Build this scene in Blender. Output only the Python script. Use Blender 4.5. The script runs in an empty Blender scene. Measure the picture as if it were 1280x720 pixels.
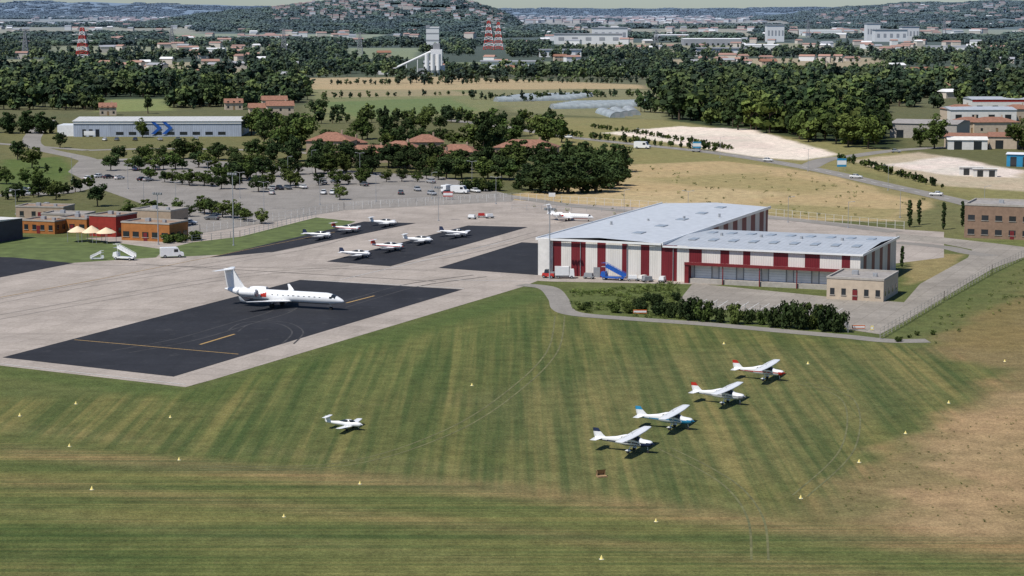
import bpy, bmesh, math, random
import numpy as np
from mathutils import Vector, Matrix
random.seed(7); rng=np.random.default_rng(7)
H=58.;F=2600.;HY=10.
TH=math.atan((360-HY)/F);sT=math.sin(TH);cT=math.cos(TH)
def G(x,y,z=0.):
    a=(x-640)/F;b=(360-y)/F
    t=(z-H)/(b*cT-sT)
    return (a*t,(b*sT+cT)*t)
AZ=math.radians(-22)
U=(math.cos(AZ),math.sin(AZ));V=(-math.sin(AZ),math.cos(AZ))
scene=bpy.context.scene
# ---------------- terrain height ----------------
def prof(pts,yc,X):
    xs=[(p[0]-640)/F*yc for p in pts];zs=[max(0,H+(HY-p[1])/F*yc) for p in pts]
    return np.interp(X,xs,zs)
HILL1=[(150,35),(200,32),(250,24),(300,16),(350,11),(400,7),(450,4),(520,4),(570,6),(600,12),(622,19),(645,34)]
HILL2=[(930,28),(960,24),(1010,19),(1060,12),(1100,8),(1180,6),(1280,5),(1500,8),(1800,28)]
HILL3=[(-900,14),(-300,8),(0,6),(40,5),(100,3),(160,5),(230,6),(300,8),(400,10),(600,12),(700,11),(800,12),(900,11),(1000,10),(1300,8),(1800,9),(2400,14)]
def hz(X,Y):
    X=np.asarray(X,float);Y=np.asarray(Y,float)
    z=prof(HILL1,6500,X)*np.exp(-((Y-6500)/750)**4)
    z=np.maximum(z,prof(HILL2,8500,X)*np.exp(-((Y-8500)/1100)**4))
    z=np.maximum(z,prof(HILL3,19000,X)*np.exp(-((Y-19000)/3000)**4))
    w=1+.06*np.sin(X/170+Y/400)+.05*np.sin(X/61-Y/230)
    return np.where(Y>3500,np.where(z<1.0,0,z*w),0)
# ---------------- materials ----------------
def newmat(name):
    m=bpy.data.materials.new(name);m.use_nodes=True
    nt=m.node_tree;b=nt.nodes['Principled BSDF'];b.inputs['Specular IOR Level'].default_value=.3
    return m,nt,b
def N(nt,t,**k):
    n=nt.nodes.new(t)
    for a,v in k.items():
        setattr(n,a,v)
    return n
def mixc(nt,f,a,b,blend='MIX'):
    n=nt.nodes.new('ShaderNodeMix');n.data_type='RGBA';n.blend_type=blend
    for s,v in ((n.inputs[0],f),(n.inputs[6],a),(n.inputs[7],b)):
        if hasattr(v,'is_linked') or hasattr(v,'node'): nt.links.new(v,s)
        elif isinstance(v,(int,float)): s.default_value=v
        else: s.default_value=(v[0],v[1],v[2],1)
    return n.outputs[2]
def mathn(nt,op,a,b=0.,clamp=False):
    n=nt.nodes.new('ShaderNodeMath');n.operation=op;n.use_clamp=clamp
    for s,v in ((n.inputs[0],a),(n.inputs[1],b)):
        if hasattr(v,'node'): nt.links.new(v,s)
        else: s.default_value=v
    return n.outputs[0]
def noise(nt,vec,scale,detail=4,rough=.6):
    n=nt.nodes.new('ShaderNodeTexNoise');n.inputs['Scale'].default_value=scale;n.inputs['Detail'].default_value=detail;n.inputs['Roughness'].default_value=rough
    if vec is not None: nt.links.new(vec,n.inputs['Vector'])
    return n.outputs['Fac']
def ramp(nt,f,lo,hi,a=0.,b=1.):
    n=nt.nodes.new('ShaderNodeMapRange');nt.links.new(f,n.inputs[0])
    n.inputs[1].default_value=lo;n.inputs[2].default_value=hi;n.inputs[3].default_value=a;n.inputs[4].default_value=b
    return n.outputs[0]
def gpos(nt):
    g=nt.nodes.new('ShaderNodeNewGeometry');return g.outputs['Position']
def mapping(nt,vec,rot=0,scale=(1,1,1)):
    m=nt.nodes.new('ShaderNodeMapping');m.vector_type='POINT'
    m.inputs['Rotation'].default_value=(0,0,rot);m.inputs['Scale'].default_value=scale
    nt.links.new(vec,m.inputs['Vector']);return m.outputs[0]
def painted_haze(nt,col):  # aerial haze painted into the base colour, stronger with world Y
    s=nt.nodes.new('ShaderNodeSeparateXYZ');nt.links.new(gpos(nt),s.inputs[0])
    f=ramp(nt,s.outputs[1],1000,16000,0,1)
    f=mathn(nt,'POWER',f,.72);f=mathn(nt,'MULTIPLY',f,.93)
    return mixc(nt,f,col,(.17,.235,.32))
def M(name,c,var=.15,scale=1.5,rough=.7,metal=0,bump=0,spec=.3,far=False,coat=0):
    m,nt,b=newmat(name);tc=N(nt,'ShaderNodeTexCoord')
    f=noise(nt,tc.outputs['Object'],scale,4)
    f=ramp(nt,f,.3,.7,0,1)
    o=mixc(nt,f,tuple(x*(1-var) for x in c),tuple(min(1,x*(1+var*.6)) for x in c))
    if far:o=painted_haze(nt,o)
    nt.links.new(o,b.inputs['Base Color']);b.inputs['Roughness'].default_value=rough;b.inputs['Metallic'].default_value=metal
    b.inputs['Specular IOR Level'].default_value=spec;b.inputs['Coat Weight'].default_value=coat
    if bump:
        bp=N(nt,'ShaderNodeBump');bp.inputs['Strength'].default_value=bump;bp.inputs['Distance'].default_value=.05
        nt.links.new(noise(nt,tc.outputs['Object'],scale*8,2),bp.inputs['Height']);nt.links.new(bp.outputs[0],b.inputs['Normal'])
    return m
def Mrib(name,c,var,period,axis='X',rough=.5,metal=0,dirt=.3,bs=.5):
    m,nt,b=newmat(name);tc=N(nt,'ShaderNodeTexCoord')
    w=N(nt,'ShaderNodeTexWave',wave_type='BANDS',bands_direction=axis,wave_profile='SIN');w.inputs['Scale'].default_value=.314/period
    nt.links.new(tc.outputs['Object'],w.inputs['Vector'])
    f=ramp(nt,noise(nt,mapping(nt,tc.outputs['Object'],0,(1,1,.25)),.5,5),.3,.75,0,1)
    o=mixc(nt,f,c,tuple(x*(1-dirt) for x in c))
    g=ramp(nt,w.outputs['Fac'],0,.25,1-var,1)
    o=mixc(nt,1.0,o,g,'MULTIPLY')
    nt.links.new(o,b.inputs['Base Color']);b.inputs['Roughness'].default_value=rough;b.inputs['Metallic'].default_value=metal
    bp=N(nt,'ShaderNodeBump');bp.inputs['Strength'].default_value=bs;bp.inputs['Distance'].default_value=.05
    nt.links.new(w.outputs['Fac'],bp.inputs['Height']);nt.links.new(bp.outputs[0],b.inputs['Normal'])
    return m
white=M('white_paint',(.77,.77,.76),.07,.8,.35,spec=.5,coat=.2)
white2=M('white_panel',(.68,.66,.62),.15,.6,.6)
dred=M('dark_red_paint',(.17,.022,.025),.2,.8,.5)
red=M('red_paint',(.42,.03,.02),.15,1,.4,coat=.2)
blue=M('blue_paint',(.02,.10,.40),.15,1,.4,coat=.2)
lblue=M('light_blue_paint',(.03,.24,.42),.15,1,.4,coat=.2)
navy=M('navy_paint',(.02,.03,.07),.15,1,.4,coat=.2)
grey=M('grey_paint',(.25,.26,.27),.15,1,.5)
black=M('black_rubber',(.02,.02,.02),.2,3,.8)
metal=M('bare_metal',(.5,.5,.5),.1,2,.35,.8)
galv=M('galvanised_steel',(.38,.39,.4),.15,2,.5,.3)
glass=M('dark_glass',(.02,.026,.032),.2,.5,.12,spec=.6)
terra=M('terracotta_roof',(.27,.135,.09),.35,1.2,.85,bump=.5)
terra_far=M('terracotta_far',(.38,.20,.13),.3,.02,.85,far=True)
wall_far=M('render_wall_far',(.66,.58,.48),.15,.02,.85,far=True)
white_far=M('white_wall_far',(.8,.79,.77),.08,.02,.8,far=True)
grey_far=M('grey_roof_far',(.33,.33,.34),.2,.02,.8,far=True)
stucco=M('stucco_wall',(.38,.29,.21),.15,.7,.85,bump=.2)
stucco2=M('pale_stucco',(.50,.41,.31),.15,.7,.85,bump=.2)
brick=M('brick_wall',(.25,.165,.115),.2,.9,.85,bump=.3)
ochre=M('ochre_wall',(.36,.14,.04),.2,.7,.8)
redwall=M('red_wall',(.27,.03,.02),.2,.7,.8)
concr=M('concrete_trim',(.38,.35,.31),.2,1.2,.85,bump=.2)
roofgrey=M('gravel_roof',(.30,.28,.26),.25,.8,.95,bump=.3)
roofrust=M('rusty_roof',(.28,.19,.13),.3,.5,.9,bump=.3)
yellow=M('yellow_plastic',(.80,.66,.22),.15,3,.6)
cream=M('cream_canvas',(.75,.60,.40),.1,.5,.8)
orange=M('orange_plastic',(.55,.12,.02),.15,3,.6)
darkwall=M('dark_wall',(.05,.055,.07),.2,.6,.6)
poly_=M('greenhouse_film',(.30,.34,.35),.3,.25,.45)
bark=M('bark',(.09,.065,.045),.3,3,.9)
timber=M('weathered_wood',(.32,.21,.11),.3,3,.9)
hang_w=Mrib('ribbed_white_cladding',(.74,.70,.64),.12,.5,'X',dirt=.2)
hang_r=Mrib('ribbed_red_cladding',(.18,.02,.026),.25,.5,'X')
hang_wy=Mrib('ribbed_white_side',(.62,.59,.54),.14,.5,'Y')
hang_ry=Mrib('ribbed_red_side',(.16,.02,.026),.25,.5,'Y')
roofm=Mrib('metal_roof_annex',(.44,.47,.50),.10,1.1,'X',.5,0,.25,.25)
roofm2=Mrib('metal_roof_sheet',(.53,.56,.59),.10,2.2,'Y',.5,0,.22,.2)
skyl=M('roof_skylight',(.30,.33,.36),.15,1,.3)
def carpaint():
    m,nt,b=newmat('car_paint');oi=N(nt,'ShaderNodeObjectInfo');cr=N(nt,'ShaderNodeValToRGB');cr.color_ramp.interpolation='CONSTANT'
    cols=[(0,(.66,.66,.64)),(.3,(.34,.35,.36)),(.52,(.02,.02,.025)),(.68,(.10,.11,.12)),(.84,(.03,.05,.11)),(.9,(.2,.03,.02)),(.93,(.5,.5,.5)),(.98,(.10,.13,.11))]
    e=cr.color_ramp.elements
    while len(e)<len(cols): e.new(.5)
    for i,(p,c) in enumerate(cols): e[i].position=p;e[i].color=(*c,1)
    nt.links.new(oi.outputs['Random'],cr.inputs[0]);nt.links.new(cr.outputs[0],b.inputs['Base Color'])
    b.inputs['Roughness'].default_value=.3;b.inputs['Coat Weight'].default_value=.5
    return m
carm=carpaint()
def leafmat(name,c,c2):
    m,nt,b=newmat(name);at=N(nt,'ShaderNodeAttribute');at.attribute_name='tint'
    oi=N(nt,'ShaderNodeObjectInfo')
    o=mixc(nt,oi.outputs['Random'],c,c2)
    o=mixc(nt,1.0,o,at.outputs['Color'],'MULTIPLY')
    big=ramp(nt,noise(nt,gpos(nt),.011,1),.35,.65,.72,1.4);o=mixc(nt,1.0,o,big,'MULTIPLY')
    o=painted_haze(nt,o)
    nt.links.new(o,b.inputs['Base Color']);b.inputs['Roughness'].default_value=.9;b.inputs['Specular IOR Level'].default_value=.08
    return m
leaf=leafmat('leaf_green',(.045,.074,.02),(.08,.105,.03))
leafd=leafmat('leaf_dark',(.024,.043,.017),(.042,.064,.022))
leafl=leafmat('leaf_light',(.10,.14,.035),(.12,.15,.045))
# ---------------- mesh builder ----------------
class MB:
    def __init__(s): s.v=[];s.f=[];s.m=[];s.s=[]
    def add(s,vs,fs,m=0,sm=False):
        o=len(s.v);s.v+= [tuple(v) for v in vs]
        for i,f in enumerate(fs):
            s.f.append([o+k for k in f]);s.m.append(m[i] if isinstance(m,list) else m);s.s.append(sm)
    def box(s,x0,x1,y0,y1,z0,z1,m=0,tx=0,ty=0):
        s.add([(x0,y0,z0),(x1,y0,z0),(x1,y1,z0),(x0,y1,z0),(x0+tx,y0+ty,z1),(x1-tx,y0+ty,z1),(x1-tx,y1-ty,z1),(x0+tx,y1-ty,z1)],
          [(3,2,1,0),(4,5,6,7),(0,1,5,4),(1,2,6,5),(2,3,7,6),(3,0,4,7)],m)
    def cyl(s,p0,p1,r0,r1=None,n=8,m=0,cap=True):
        if r1 is None:r1=r0
        p0=Vector(p0);p1=Vector(p1);d=(p1-p0).normalized();a=d.orthogonal().normalized();b=d.cross(a)
        vs=[p0+(a*math.cos(2*math.pi*i/n)+b*math.sin(2*math.pi*i/n))*r0 for i in range(n)]+[p1+(a*math.cos(2*math.pi*i/n)+b*math.sin(2*math.pi*i/n))*r1 for i in range(n)]
        s.add(vs,[(i,(i+1)%n,n+(i+1)%n,n+i) for i in range(n)],m,True)
        if cap: s.add(vs,[tuple(range(n))[::-1],tuple(range(n,2*n))],m)
    def loft(s,rings,m=0,mfn=None,cap=True,sm=True):
        n=len(rings[0]);vs=[p for r in rings for p in r];fs=[];ms=[]
        for i in range(len(rings)-1):
            for j in range(n):
                k=(j+1)%n;f=(i*n+j,i*n+k,(i+1)*n+k,(i+1)*n+j);fs.append(f)
                if mfn:
                    c=[sum(vs[q][a] for q in f)/4 for a in range(3)];ms.append(mfn(*c))
        s.add(vs,fs,ms if mfn else m,sm)
        if cap: s.add(vs,[tuple(range(n)),tuple((len(rings)-1)*n+q for q in range(n))[::-1]],m if not mfn else mfn(*vs[0]),False)
    def fus(s,st,nseg=24,nst=60,mfn=None,m=0,pw=2.2,smooth=2):
        st=sorted(st,key=lambda a:-a[0]);A=np.array(st,float);t=np.linspace(0,1,nst)
        L=A[0,0]-A[-1,0];tt=(A[0,0]-A[:,0])/L
        t=.5-.5*np.cos(math.pi*t)*.6-.5*(1-2*t)*.4
        D=np.stack([np.interp(t,tt,A[:,k]) for k in range(4)],1)
        for _ in range(smooth):
            D[1:-1,1:]=(D[:-2,1:]+2*D[1:-1,1:]+D[2:,1:])/4
        rings=[]
        for x,zc,hw,hh in D:
            r=[]
            for j in range(nseg):
                a=2*math.pi*(j+.5)/nseg;c=math.cos(a);q=math.sin(a)
                r.append((x,hw*math.copysign(abs(c)**(2/pw),c),zc+hh*math.copysign(abs(q)**(2/pw),q)))
            rings.append(r)
        s.loft(rings,m,mfn)
    def surf(s,secs,m=0,vert=False,mfn=None):
        prof_=[(0,0),(.08,.7),(.3,1),(.6,.75),(1,.05),(1,-.05),(.6,-.5),(.3,-.7),(.08,-.5)]
        rings=[]
        for x,a,o,c,t in secs:
            rings.append([((x-p*c),(o+q*t/2),a) if vert else ((x-p*c),a,(o+q*t/2)) for p,q in prof_])
        s.loft(rings,m,mfn)
    def mesh(s,name,mats):
        me=bpy.data.meshes.new(name);me.from_pydata(s.v,[],s.f)
        for q in mats: me.materials.append(q)
        me.polygons.foreach_set('material_index',s.m);me.polygons.foreach_set('use_smooth',s.s);me.update();return me
    def obj(s,name,mats,loc=(0,0,0),rz=0,parent=None):
        return place(s.mesh(name,mats),name,loc,rz,parent)
def place(me,name,loc=(0,0,0),rz=0,parent=None,sc=1):
    o=bpy.data.objects.new(name,me);scene.collection.objects.link(o)
    if len(loc)==2: loc=(loc[0],loc[1],0)
    o.location=loc;o.rotation_euler=(0,0,rz)
    o.scale=(sc,sc,sc) if not isinstance(sc,tuple) else sc
    if parent: o.parent=parent
    return o
def empty(name,loc,rz=0):
    o=bpy.data.objects.new(name,None);scene.collection.objects.link(o);o.location=(loc[0],loc[1],0);o.rotation_euler=(0,0,rz);return o
def npmesh(name,verts,quads,mats,smooth=False,mi=None):
    me=bpy.data.meshes.new(name);me.vertices.add(len(verts));me.vertices.foreach_set('co',np.asarray(verts,np.float32).ravel())
    q=np.asarray(quads,np.int32);me.loops.add(q.size);me.loops.foreach_set('vertex_index',q.ravel())
    me.polygons.add(len(q));me.polygons.foreach_set('loop_start',np.arange(len(q),dtype=np.int32)*4)
    try: me.polygons.foreach_set('loop_total',np.full(len(q),4,np.int32))
    except Exception: pass
    for m in mats: me.materials.append(m)
    if mi is not None: me.polygons.foreach_set('material_index',np.asarray(mi,np.int32))
    me.polygons.foreach_set('use_smooth',np.full(len(q),smooth))
    me.update(calc_edges=True);return me
# ---------------- ground ----------------
def grow(start,step,g,end):
    r=[];x=start
    while x<end: step*=g;x+=step;r.append(x)
    return r
xs=list(np.arange(-190,231,1.7));xs=[-a for a in grow(190,1.7,1.065,45000)][::-1]+xs+grow(xs[-1],1.7,1.065,45000)
ys=list(np.arange(150,520,1.7));y=ys[-1]
while y<70000:
    y+=max(1.7,(y-380)*.012);ys.append(y)
ys=[-3000,-1000,-400,-100,0,60,100,120,135,143]+ys
xs=np.array(xs);ys=np.array(ys);XX,YY=np.meshgrid(xs,ys);XX=XX.ravel();YY=YY.ravel()
ZZ=hz(XX,YY)
def wob(X,Y,s):
    return (np.sin(X/s+1.3*np.sin(Y/s*.8))+np.sin(Y/s*1.3+2*np.sin(X/s*.5)+1)+.6*np.sin((X+Y)/s*2.3)+.5*np.sin((X-Y)/s*3.1+2))/3
col=np.zeros((len(XX),3));msk=np.zeros((len(XX),3))
near=1/(1+np.exp(np.clip((YY-560)/25,-50,50)))
col[:]=np.array((.088,.108,.036))*near[:,None]+np.array((.10,.105,.045))*(1-near[:,None])
def sdpoly(P,X,Y):
    P=np.array(P);n=len(P);d=np.full(X.shape,1e18);ins=np.zeros(X.shape,bool)
    for i in range(n):
        a=P[i];b=P[(i+1)%n];e=b-a;wx=X-a[0];wy=Y-a[1]
        t=np.clip((wx*e[0]+wy*e[1])/(e@e+1e-9),0,1)
        d=np.minimum(d,(wx-e[0]*t)**2+(wy-e[1]*t)**2)
        c=((a[1]>Y)!=(b[1]>Y))
        with np.errstate(divide='ignore',invalid='ignore'):
            xi=(b[0]-a[0])*(Y-a[1])/(b[1]-a[1]+1e-12)+a[0]
        ins^=c&(X<xi)
    d=np.sqrt(d);return np.where(ins,d,-d)
def paint(pp,c,soft=3,wb=3,ws=9,a=1.,px=True,arr=None):
    P=[G(*p) for p in pp] if px else pp
    A=np.array(P);mn=A.min(0)-soft-wb*2;mx=A.max(0)+soft+wb*2
    k=np.where((XX>mn[0])&(XX<mx[0])&(YY>mn[1])&(YY<mx[1]))[0]
    if len(k)==0:return
    d=sdpoly(P,XX[k],YY[k])+wb*wob(XX[k],YY[k],ws)
    f=(np.clip(d/soft+.5,0,1)*a)[:,None]
    T=col if arr is None else arr
    T[k]=T[k]*(1-f)+np.array(c)*f
tan=(.34,.27,.14);olive=(.13,.13,.055);grn=(.085,.12,.035);wfl=(.035,.05,.02)
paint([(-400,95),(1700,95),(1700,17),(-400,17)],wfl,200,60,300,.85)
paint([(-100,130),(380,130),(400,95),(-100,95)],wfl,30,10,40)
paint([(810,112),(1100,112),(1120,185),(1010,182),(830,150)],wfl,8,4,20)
paint([(0,165),(390,150),(390,215),(130,215),(0,215)],olive,10,4,20)
paint([(130,124),(205,124),(215,138),(125,140)],(.17,.2,.07),6,3,20)
paint([(0,200),(75,196),(95,215),(75,235),(0,240)],grn,4,2,10)
paint([(385,112),(600,108),(655,118),(600,148),(390,150)],(.16,.17,.07),8,3,40)
paint([(395,128),(560,122),(600,138),(450,149)],(.12,.16,.055),6,2,40)
paint([(400,113),(560,112),(600,119),(410,122)],(.24,.21,.11),6,2,40)
paint([(300,98),(560,96),(800,106),(810,111),(600,112),(380,112)],tan,10,3,60)
paint([(600,112),(830,112),(830,150),(640,140)],(.17,.17,.08),8,3,30)
FIELDS=[([(60,57),(330,59),(330,70),(60,71)],(.20,.21,.10)),([(700,53),(1050,54),(1040,67),(720,66)],(.24,.23,.12)),([(840,74),(1090,72),(1120,84),(830,86)],(.30,.25,.14)),
 ([(565,78),(700,77),(710,90),(570,91)],(.16,.19,.08)),([(130,79),(300,77),(310,93),(120,95)],(.28,.25,.14)),([(200,42),(480,43),(470,53),(210,53)],(.2,.23,.11)),([(700,36),(950,36),(940,46),(720,46)],(.27,.25,.14)),
 ([(980,36),(1300,37),(1300,47),(990,47)],(.2,.22,.12)),([(-50,34),(260,34),(250,42),(-50,42)],(.25,.24,.14)),([(1120,84),(1300,86),(1300,101),(1130,98)],(.22,.21,.11)),([(430,60),(530,60),(520,74),(435,74)],(.17,.2,.09)),([(1070,57),(1220,57),(1210,70),(1080,70)],(.2,.2,.1)),
 ([(-60,75),(60,74),(50,88),(-60,90)],(.2,.21,.1)),([(640,27),(1000,27),(1000,33),(640,33)],(.28,.25,.16)),([(-50,24),(200,24),(200,30),(-50,30)],(.26,.25,.16))]
for q,c in FIELDS: paint(q,c,15,10,70)
paint([(640,145),(830,150),(1130,190),(1290,225),(1290,260),(1165,250),(1000,212),(800,205),(700,200)],(.19,.18,.075),6,3,20)
paint([(560,258),(640,243),(700,236),(780,206),(900,201),(1010,214),(1175,250),(1140,277),(960,275),(640,268)],tan,3,2,12)
paint([(700,245),(900,235),(1000,240),(900,262),(720,262)],(.38,.31,.17),8,5,14,.7)
paint([(800,222),(960,215),(1060,235),(1000,243),(860,232)],(.22,.2,.085),8,5,16,.6)
paint([(960,255),(1130,262),(1120,276),(960,272)],(.2,.19,.08),5,3,10,.7)
paint([(752,166),(850,158),(940,162),(1048,193),(1005,200),(955,198),(880,186),(800,172)],(.62,.56,.46),3,1.5,9)
paint([(830,168),(930,170),(980,188),(900,184)],(.45,.40,.33),5,3,8,.5)
paint([(1060,200),(1150,190),(1290,215),(1290,240),(1180,232)],(.42,.36,.26),4,3,12,.8)
paint([(1110,206),(1180,196),(1270,212),(1270,222),(1180,220)],(.6,.55,.48),4,3,12,.8)
paint([(1040,205),(1290,262),(1290,275),(1200,262),(1100,240)],(.15,.15,.06),4,2,12,.7)
# airfield grass shading
paint([(-200,590),(-200,1100),(1500,1100),(1500,725),(1280,668),(640,620),(0,545)],(.086,.108,.035),14,3,12)
paint([(0,572),(640,624),(1290,706),(1290,690),(640,602),(0,556)],(.155,.135,.062),5,1.5,15,.7)
paint([(0,540),(640,598),(1290,684),(1290,676),(640,586),(0,528)],(.125,.135,.055),5,1.5,15,.5)
paint([(0,606),(640,668),(1290,752),(1290,742),(640,656),(0,594)],(.13,.118,.052),4,1.5,15,.5)
paint([(0,632),(640,700),(640,712),(0,645)],(.11,.125,.048),4,1.5,15,.5)
paint([(0,700),(60,690),(120,720),(200,800),(-100,800)],(.2,.16,.08),6,4,6,.8)
paint([(-50,640),(300,690),(700,770),(700,900),(-50,900)],(.062,.09,.026),8,4,9,.7)
paint([(-50,662),(100,668),(200,700),(150,730),(-50,700)],(.045,.075,.022),6,3,7,.5)
# dry grass right
paint([(1300,330),(1235,372),(1165,425),(1178,446),(1262,462),(1215,505),(1150,545),(1085,590),(1015,650),(1100,668),(1300,705),(1500,700),(1500,330)],(.175,.14,.065),6,4,5.5,.9)
paint([(1300,490),(1200,515),(1120,570),(1060,625),(1180,665),(1300,672)],(.29,.21,.11),8,5,5,.85)
paint([(1290,360),(1210,395),(1170,430),(1280,440)],(.16,.13,.05),5,3,6,.7)
paint([(1015,600),(1120,560),(1190,600),(1100,655),(1000,650)],(.115,.115,.045),6,6,4,.6)
paint([(1290,318),(1150,410),(1105,423),(1150,432),(1300,355)],(.10,.115,.04),3,2,5,.8)
# hangar verge
paint([(715,362),(850,352),(862,360),(850,378),(860,392),(1060,410),(1060,420),(860,402),(735,394),(712,385)],(.085,.11,.035),2,1,5)
paint([(1135,318),(1205,318),(1180,345),(1130,358)],(.21,.18,.08),2,1,5)
paint([(1120,290),(1290,300),(1290,315),(1240,318),(1205,308),(1130,303)],(.11,.13,.045),3,1,6)
paint([(1220,250),(1290,250),(1290,300),(1210,300),(1120,290),(1125,268)],(.14,.14,.06),3,1,6,.7)
ISL=[[(-60,296),(100,297),(205,312),(195,322),(85,329),(20,323),(-60,322)],[(200,322),(205,312),(240,303),(300,296),(395,272),(445,277),(345,312),(290,318)]]
paint([(-200,540),(0,542),(640,610),(1290,680),(1500,700),(1500,1200),(-200,1200)],(1,.85,0),8,1,9,1,True,msk)
paint([(-200,505),(230,492),(700,372),(720,395),(1150,432),(1250,470),(1000,650),(640,612),(0,545)],(1,0,1),8,1,9,1,True,msk)
paint([(640,375),(700,395),(560,470),(300,560),(230,545),(470,430)],(.078,.108,.034),10,5,9,.7)
paint([(560,500),(900,430),(1150,440),(1180,480),(1000,600),(700,600)],(.10,.115,.045),12,5,9,.6)
paint([(235,488),(660,360),(690,368),(260,505),(0,470),(0,458)],(.06,.095,.026),4,1.5,5,.6)
nx=len(xs);ny=len(ys)
I=np.arange(nx*ny).reshape(ny,nx);Q=np.stack([I[:-1,:-1].ravel(),I[:-1,1:].ravel(),I[1:,1:].ravel(),I[1:,:-1].ravel()],1)
def groundmat():
    m,nt,b=newmat('ground_grass');p=gpos(nt)
    c=N(nt,'ShaderNodeAttribute');c.attribute_name='Col';k=N(nt,'ShaderNodeAttribute');k.attribute_name='Msk'
    sp=N(nt,'ShaderNodeSeparateColor');nt.links.new(k.outputs['Color'],sp.inputs[0])
    base=c.outputs['Color']
    big=ramp(nt,noise(nt,p,.035,3),.3,.7,0,1)
    o=mixc(nt,mathn(nt,'MULTIPLY',big,.35),base,mixc(nt,1.0,base,(1.5,1.2,1.3),'MULTIPLY'))
    med=ramp(nt,noise(nt,p,.3,5,.75),.3,.7,.7,1.3)
    o=mixc(nt,1.0,o,med,'MULTIPLY')
    fine=ramp(nt,noise(nt,p,2.2,4,.8),.3,.7,.6,1.4)
    o=mixc(nt,1.0,o,fine,'MULTIPLY')
    for rot,sc,ch in ((-AZ,(.004,.16,.1),1),(-AZ,(.012,.9,.1),1),(-AZ,(.16,.006,.1),2),(-AZ,(.75,.015,.1),2)):
        q=mapping(nt,p,rot,sc);f=ramp(nt,noise(nt,q,1.0,2,.5),.38,.62,0,1)
        dry=mixc(nt,f,mixc(nt,1.0,o,(.74,.82,.78),'MULTIPLY'),mixc(nt,1.0,o,(1.38,1.19,1.2),'MULTIPLY'))
        o=mixc(nt,mathn(nt,'MULTIPLY',sp.outputs[ch],.85),o,dry)
    wd=ramp(nt,noise(nt,p,.8,4,.85),.58,.68,0,.6);o=mixc(nt,wd,o,mixc(nt,1.0,o,(.5,.62,.5),'MULTIPLY'))
    dr=ramp(nt,noise(nt,p,.17,5,.85),.60,.72,0,.45);o=mixc(nt,dr,o,mixc(nt,.5,o,(.24,.19,.10)))
    o=painted_haze(nt,o)
    nt.links.new(o,b.inputs['Base Color']);b.inputs['Roughness'].default_value=.95;b.inputs['Specular IOR Level'].default_value=.1
    bp=N(nt,'ShaderNodeBump');bp.inputs['Strength'].default_value=.8;bp.inputs['Distance'].default_value=.2
    nt.links.new(noise(nt,p,3,2,.7),bp.inputs['Height']);nt.links.new(bp.outputs[0],b.inputs['Normal'])
    return m
gm=npmesh('ground',np.stack([XX,YY,ZZ],1),Q,[groundmat()],True)
for nm,ar in (('Col',col),('Msk',msk)):
    a=gm.color_attributes.new(nm,'FLOAT_COLOR','POINT');a.data.foreach_set('color',np.concatenate([ar,np.ones((len(ar),1))],1).astype(np.float32).ravel())
place(gm,'ground')
# ---------------- paved sheets ----------------
def pavemat(name,c,joint=None,stain=.3,crack=0,spec=.2,pale=None):
    m,nt,b=newmat(name);p=gpos(nt)
    q=mapping(nt,p,-AZ,(1,1,1))
    f=ramp(nt,noise(nt,p,.06,5,.7),.3,.7,0,1);o=mixc(nt,f,tuple(x*(1-stain) for x in c),tuple(x*(1+stain*.4) for x in c))
    f=ramp(nt,noise(nt,p,1.6,4,.8),.3,.7,.8,1.18);o=mixc(nt,1.0,o,f,'MULTIPLY')
    st=ramp(nt,noise(nt,mapping(nt,p,-AZ,(.35,.03,1)),1,3),.52,.72,0,.3);o=mixc(nt,st,o,tuple(x*.55 for x in c))
    st=ramp(nt,noise(nt,mapping(nt,p,-AZ,(.02,.5,1)),1,3),.55,.72,0,.35);o=mixc(nt,st,o,tuple(x*.5 for x in c))
    if joint:
        br=N(nt,'ShaderNodeTexBrick');br.offset=0;br.inputs['Scale'].default_value=1;br.inputs['Brick Width'].default_value=joint;br.inputs['Row Height'].default_value=joint
        br.inputs['Mortar Size'].default_value=.05;br.inputs['Mortar Smooth'].default_value=.2
        br.inputs['Color1'].default_value=(1,1,1,1);br.inputs['Color2'].default_value=(.88,.88,.87,1);br.inputs['Mortar'].default_value=(.62,.6,.58,1)
        nt.links.new(q,br.inputs['Vector']);o=mixc(nt,1.0,o,br.outputs['Color'],'MULTIPLY')
    if pale:
        dt=ramp(nt,noise(nt,p,.25,5,.8),.56,.75,0,.7);o=mixc(nt,dt,o,pale)
    nt.links.new(o,b.inputs['Base Color']);b.inputs['Roughness'].default_value=.9;b.inputs['Specular IOR Level'].default_value=spec
    return m
apc=pavemat('apron_concrete',(.39,.34,.295),5.0,.22)
asph=pavemat('apron_asphalt',(.028,.029,.034),None,.35,pale=(.065,.064,.064))
roadm=pavemat('road_asphalt',(.25,.232,.205),None,.2)
yardm=pavemat('yard_concrete',(.31,.28,.24),4.0,.25)
carpk=pavemat('car_park_asphalt',(.26,.24,.215),None,.25)
islm=M('island_grass',(.10,.13,.04),.35,.25,.95,bump=.6)
whl=M('white_road_marking',(.6,.6,.58),.2,2,.7);yll=M('yellow_taxi_marking',(.42,.27,.10),.3,2,.7);blk=M('black_joint',(.07,.068,.065),.3,2,.9)
scuff=M('tyre_scuff_on_asphalt',(.055,.054,.054),.5,.4,.9);rubber=M('tyre_rubber_on_concrete',(.22,.195,.17),.35,.3,.9);track=M('worn_grass_track',(.135,.135,.058),.5,.5,.95)
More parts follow.
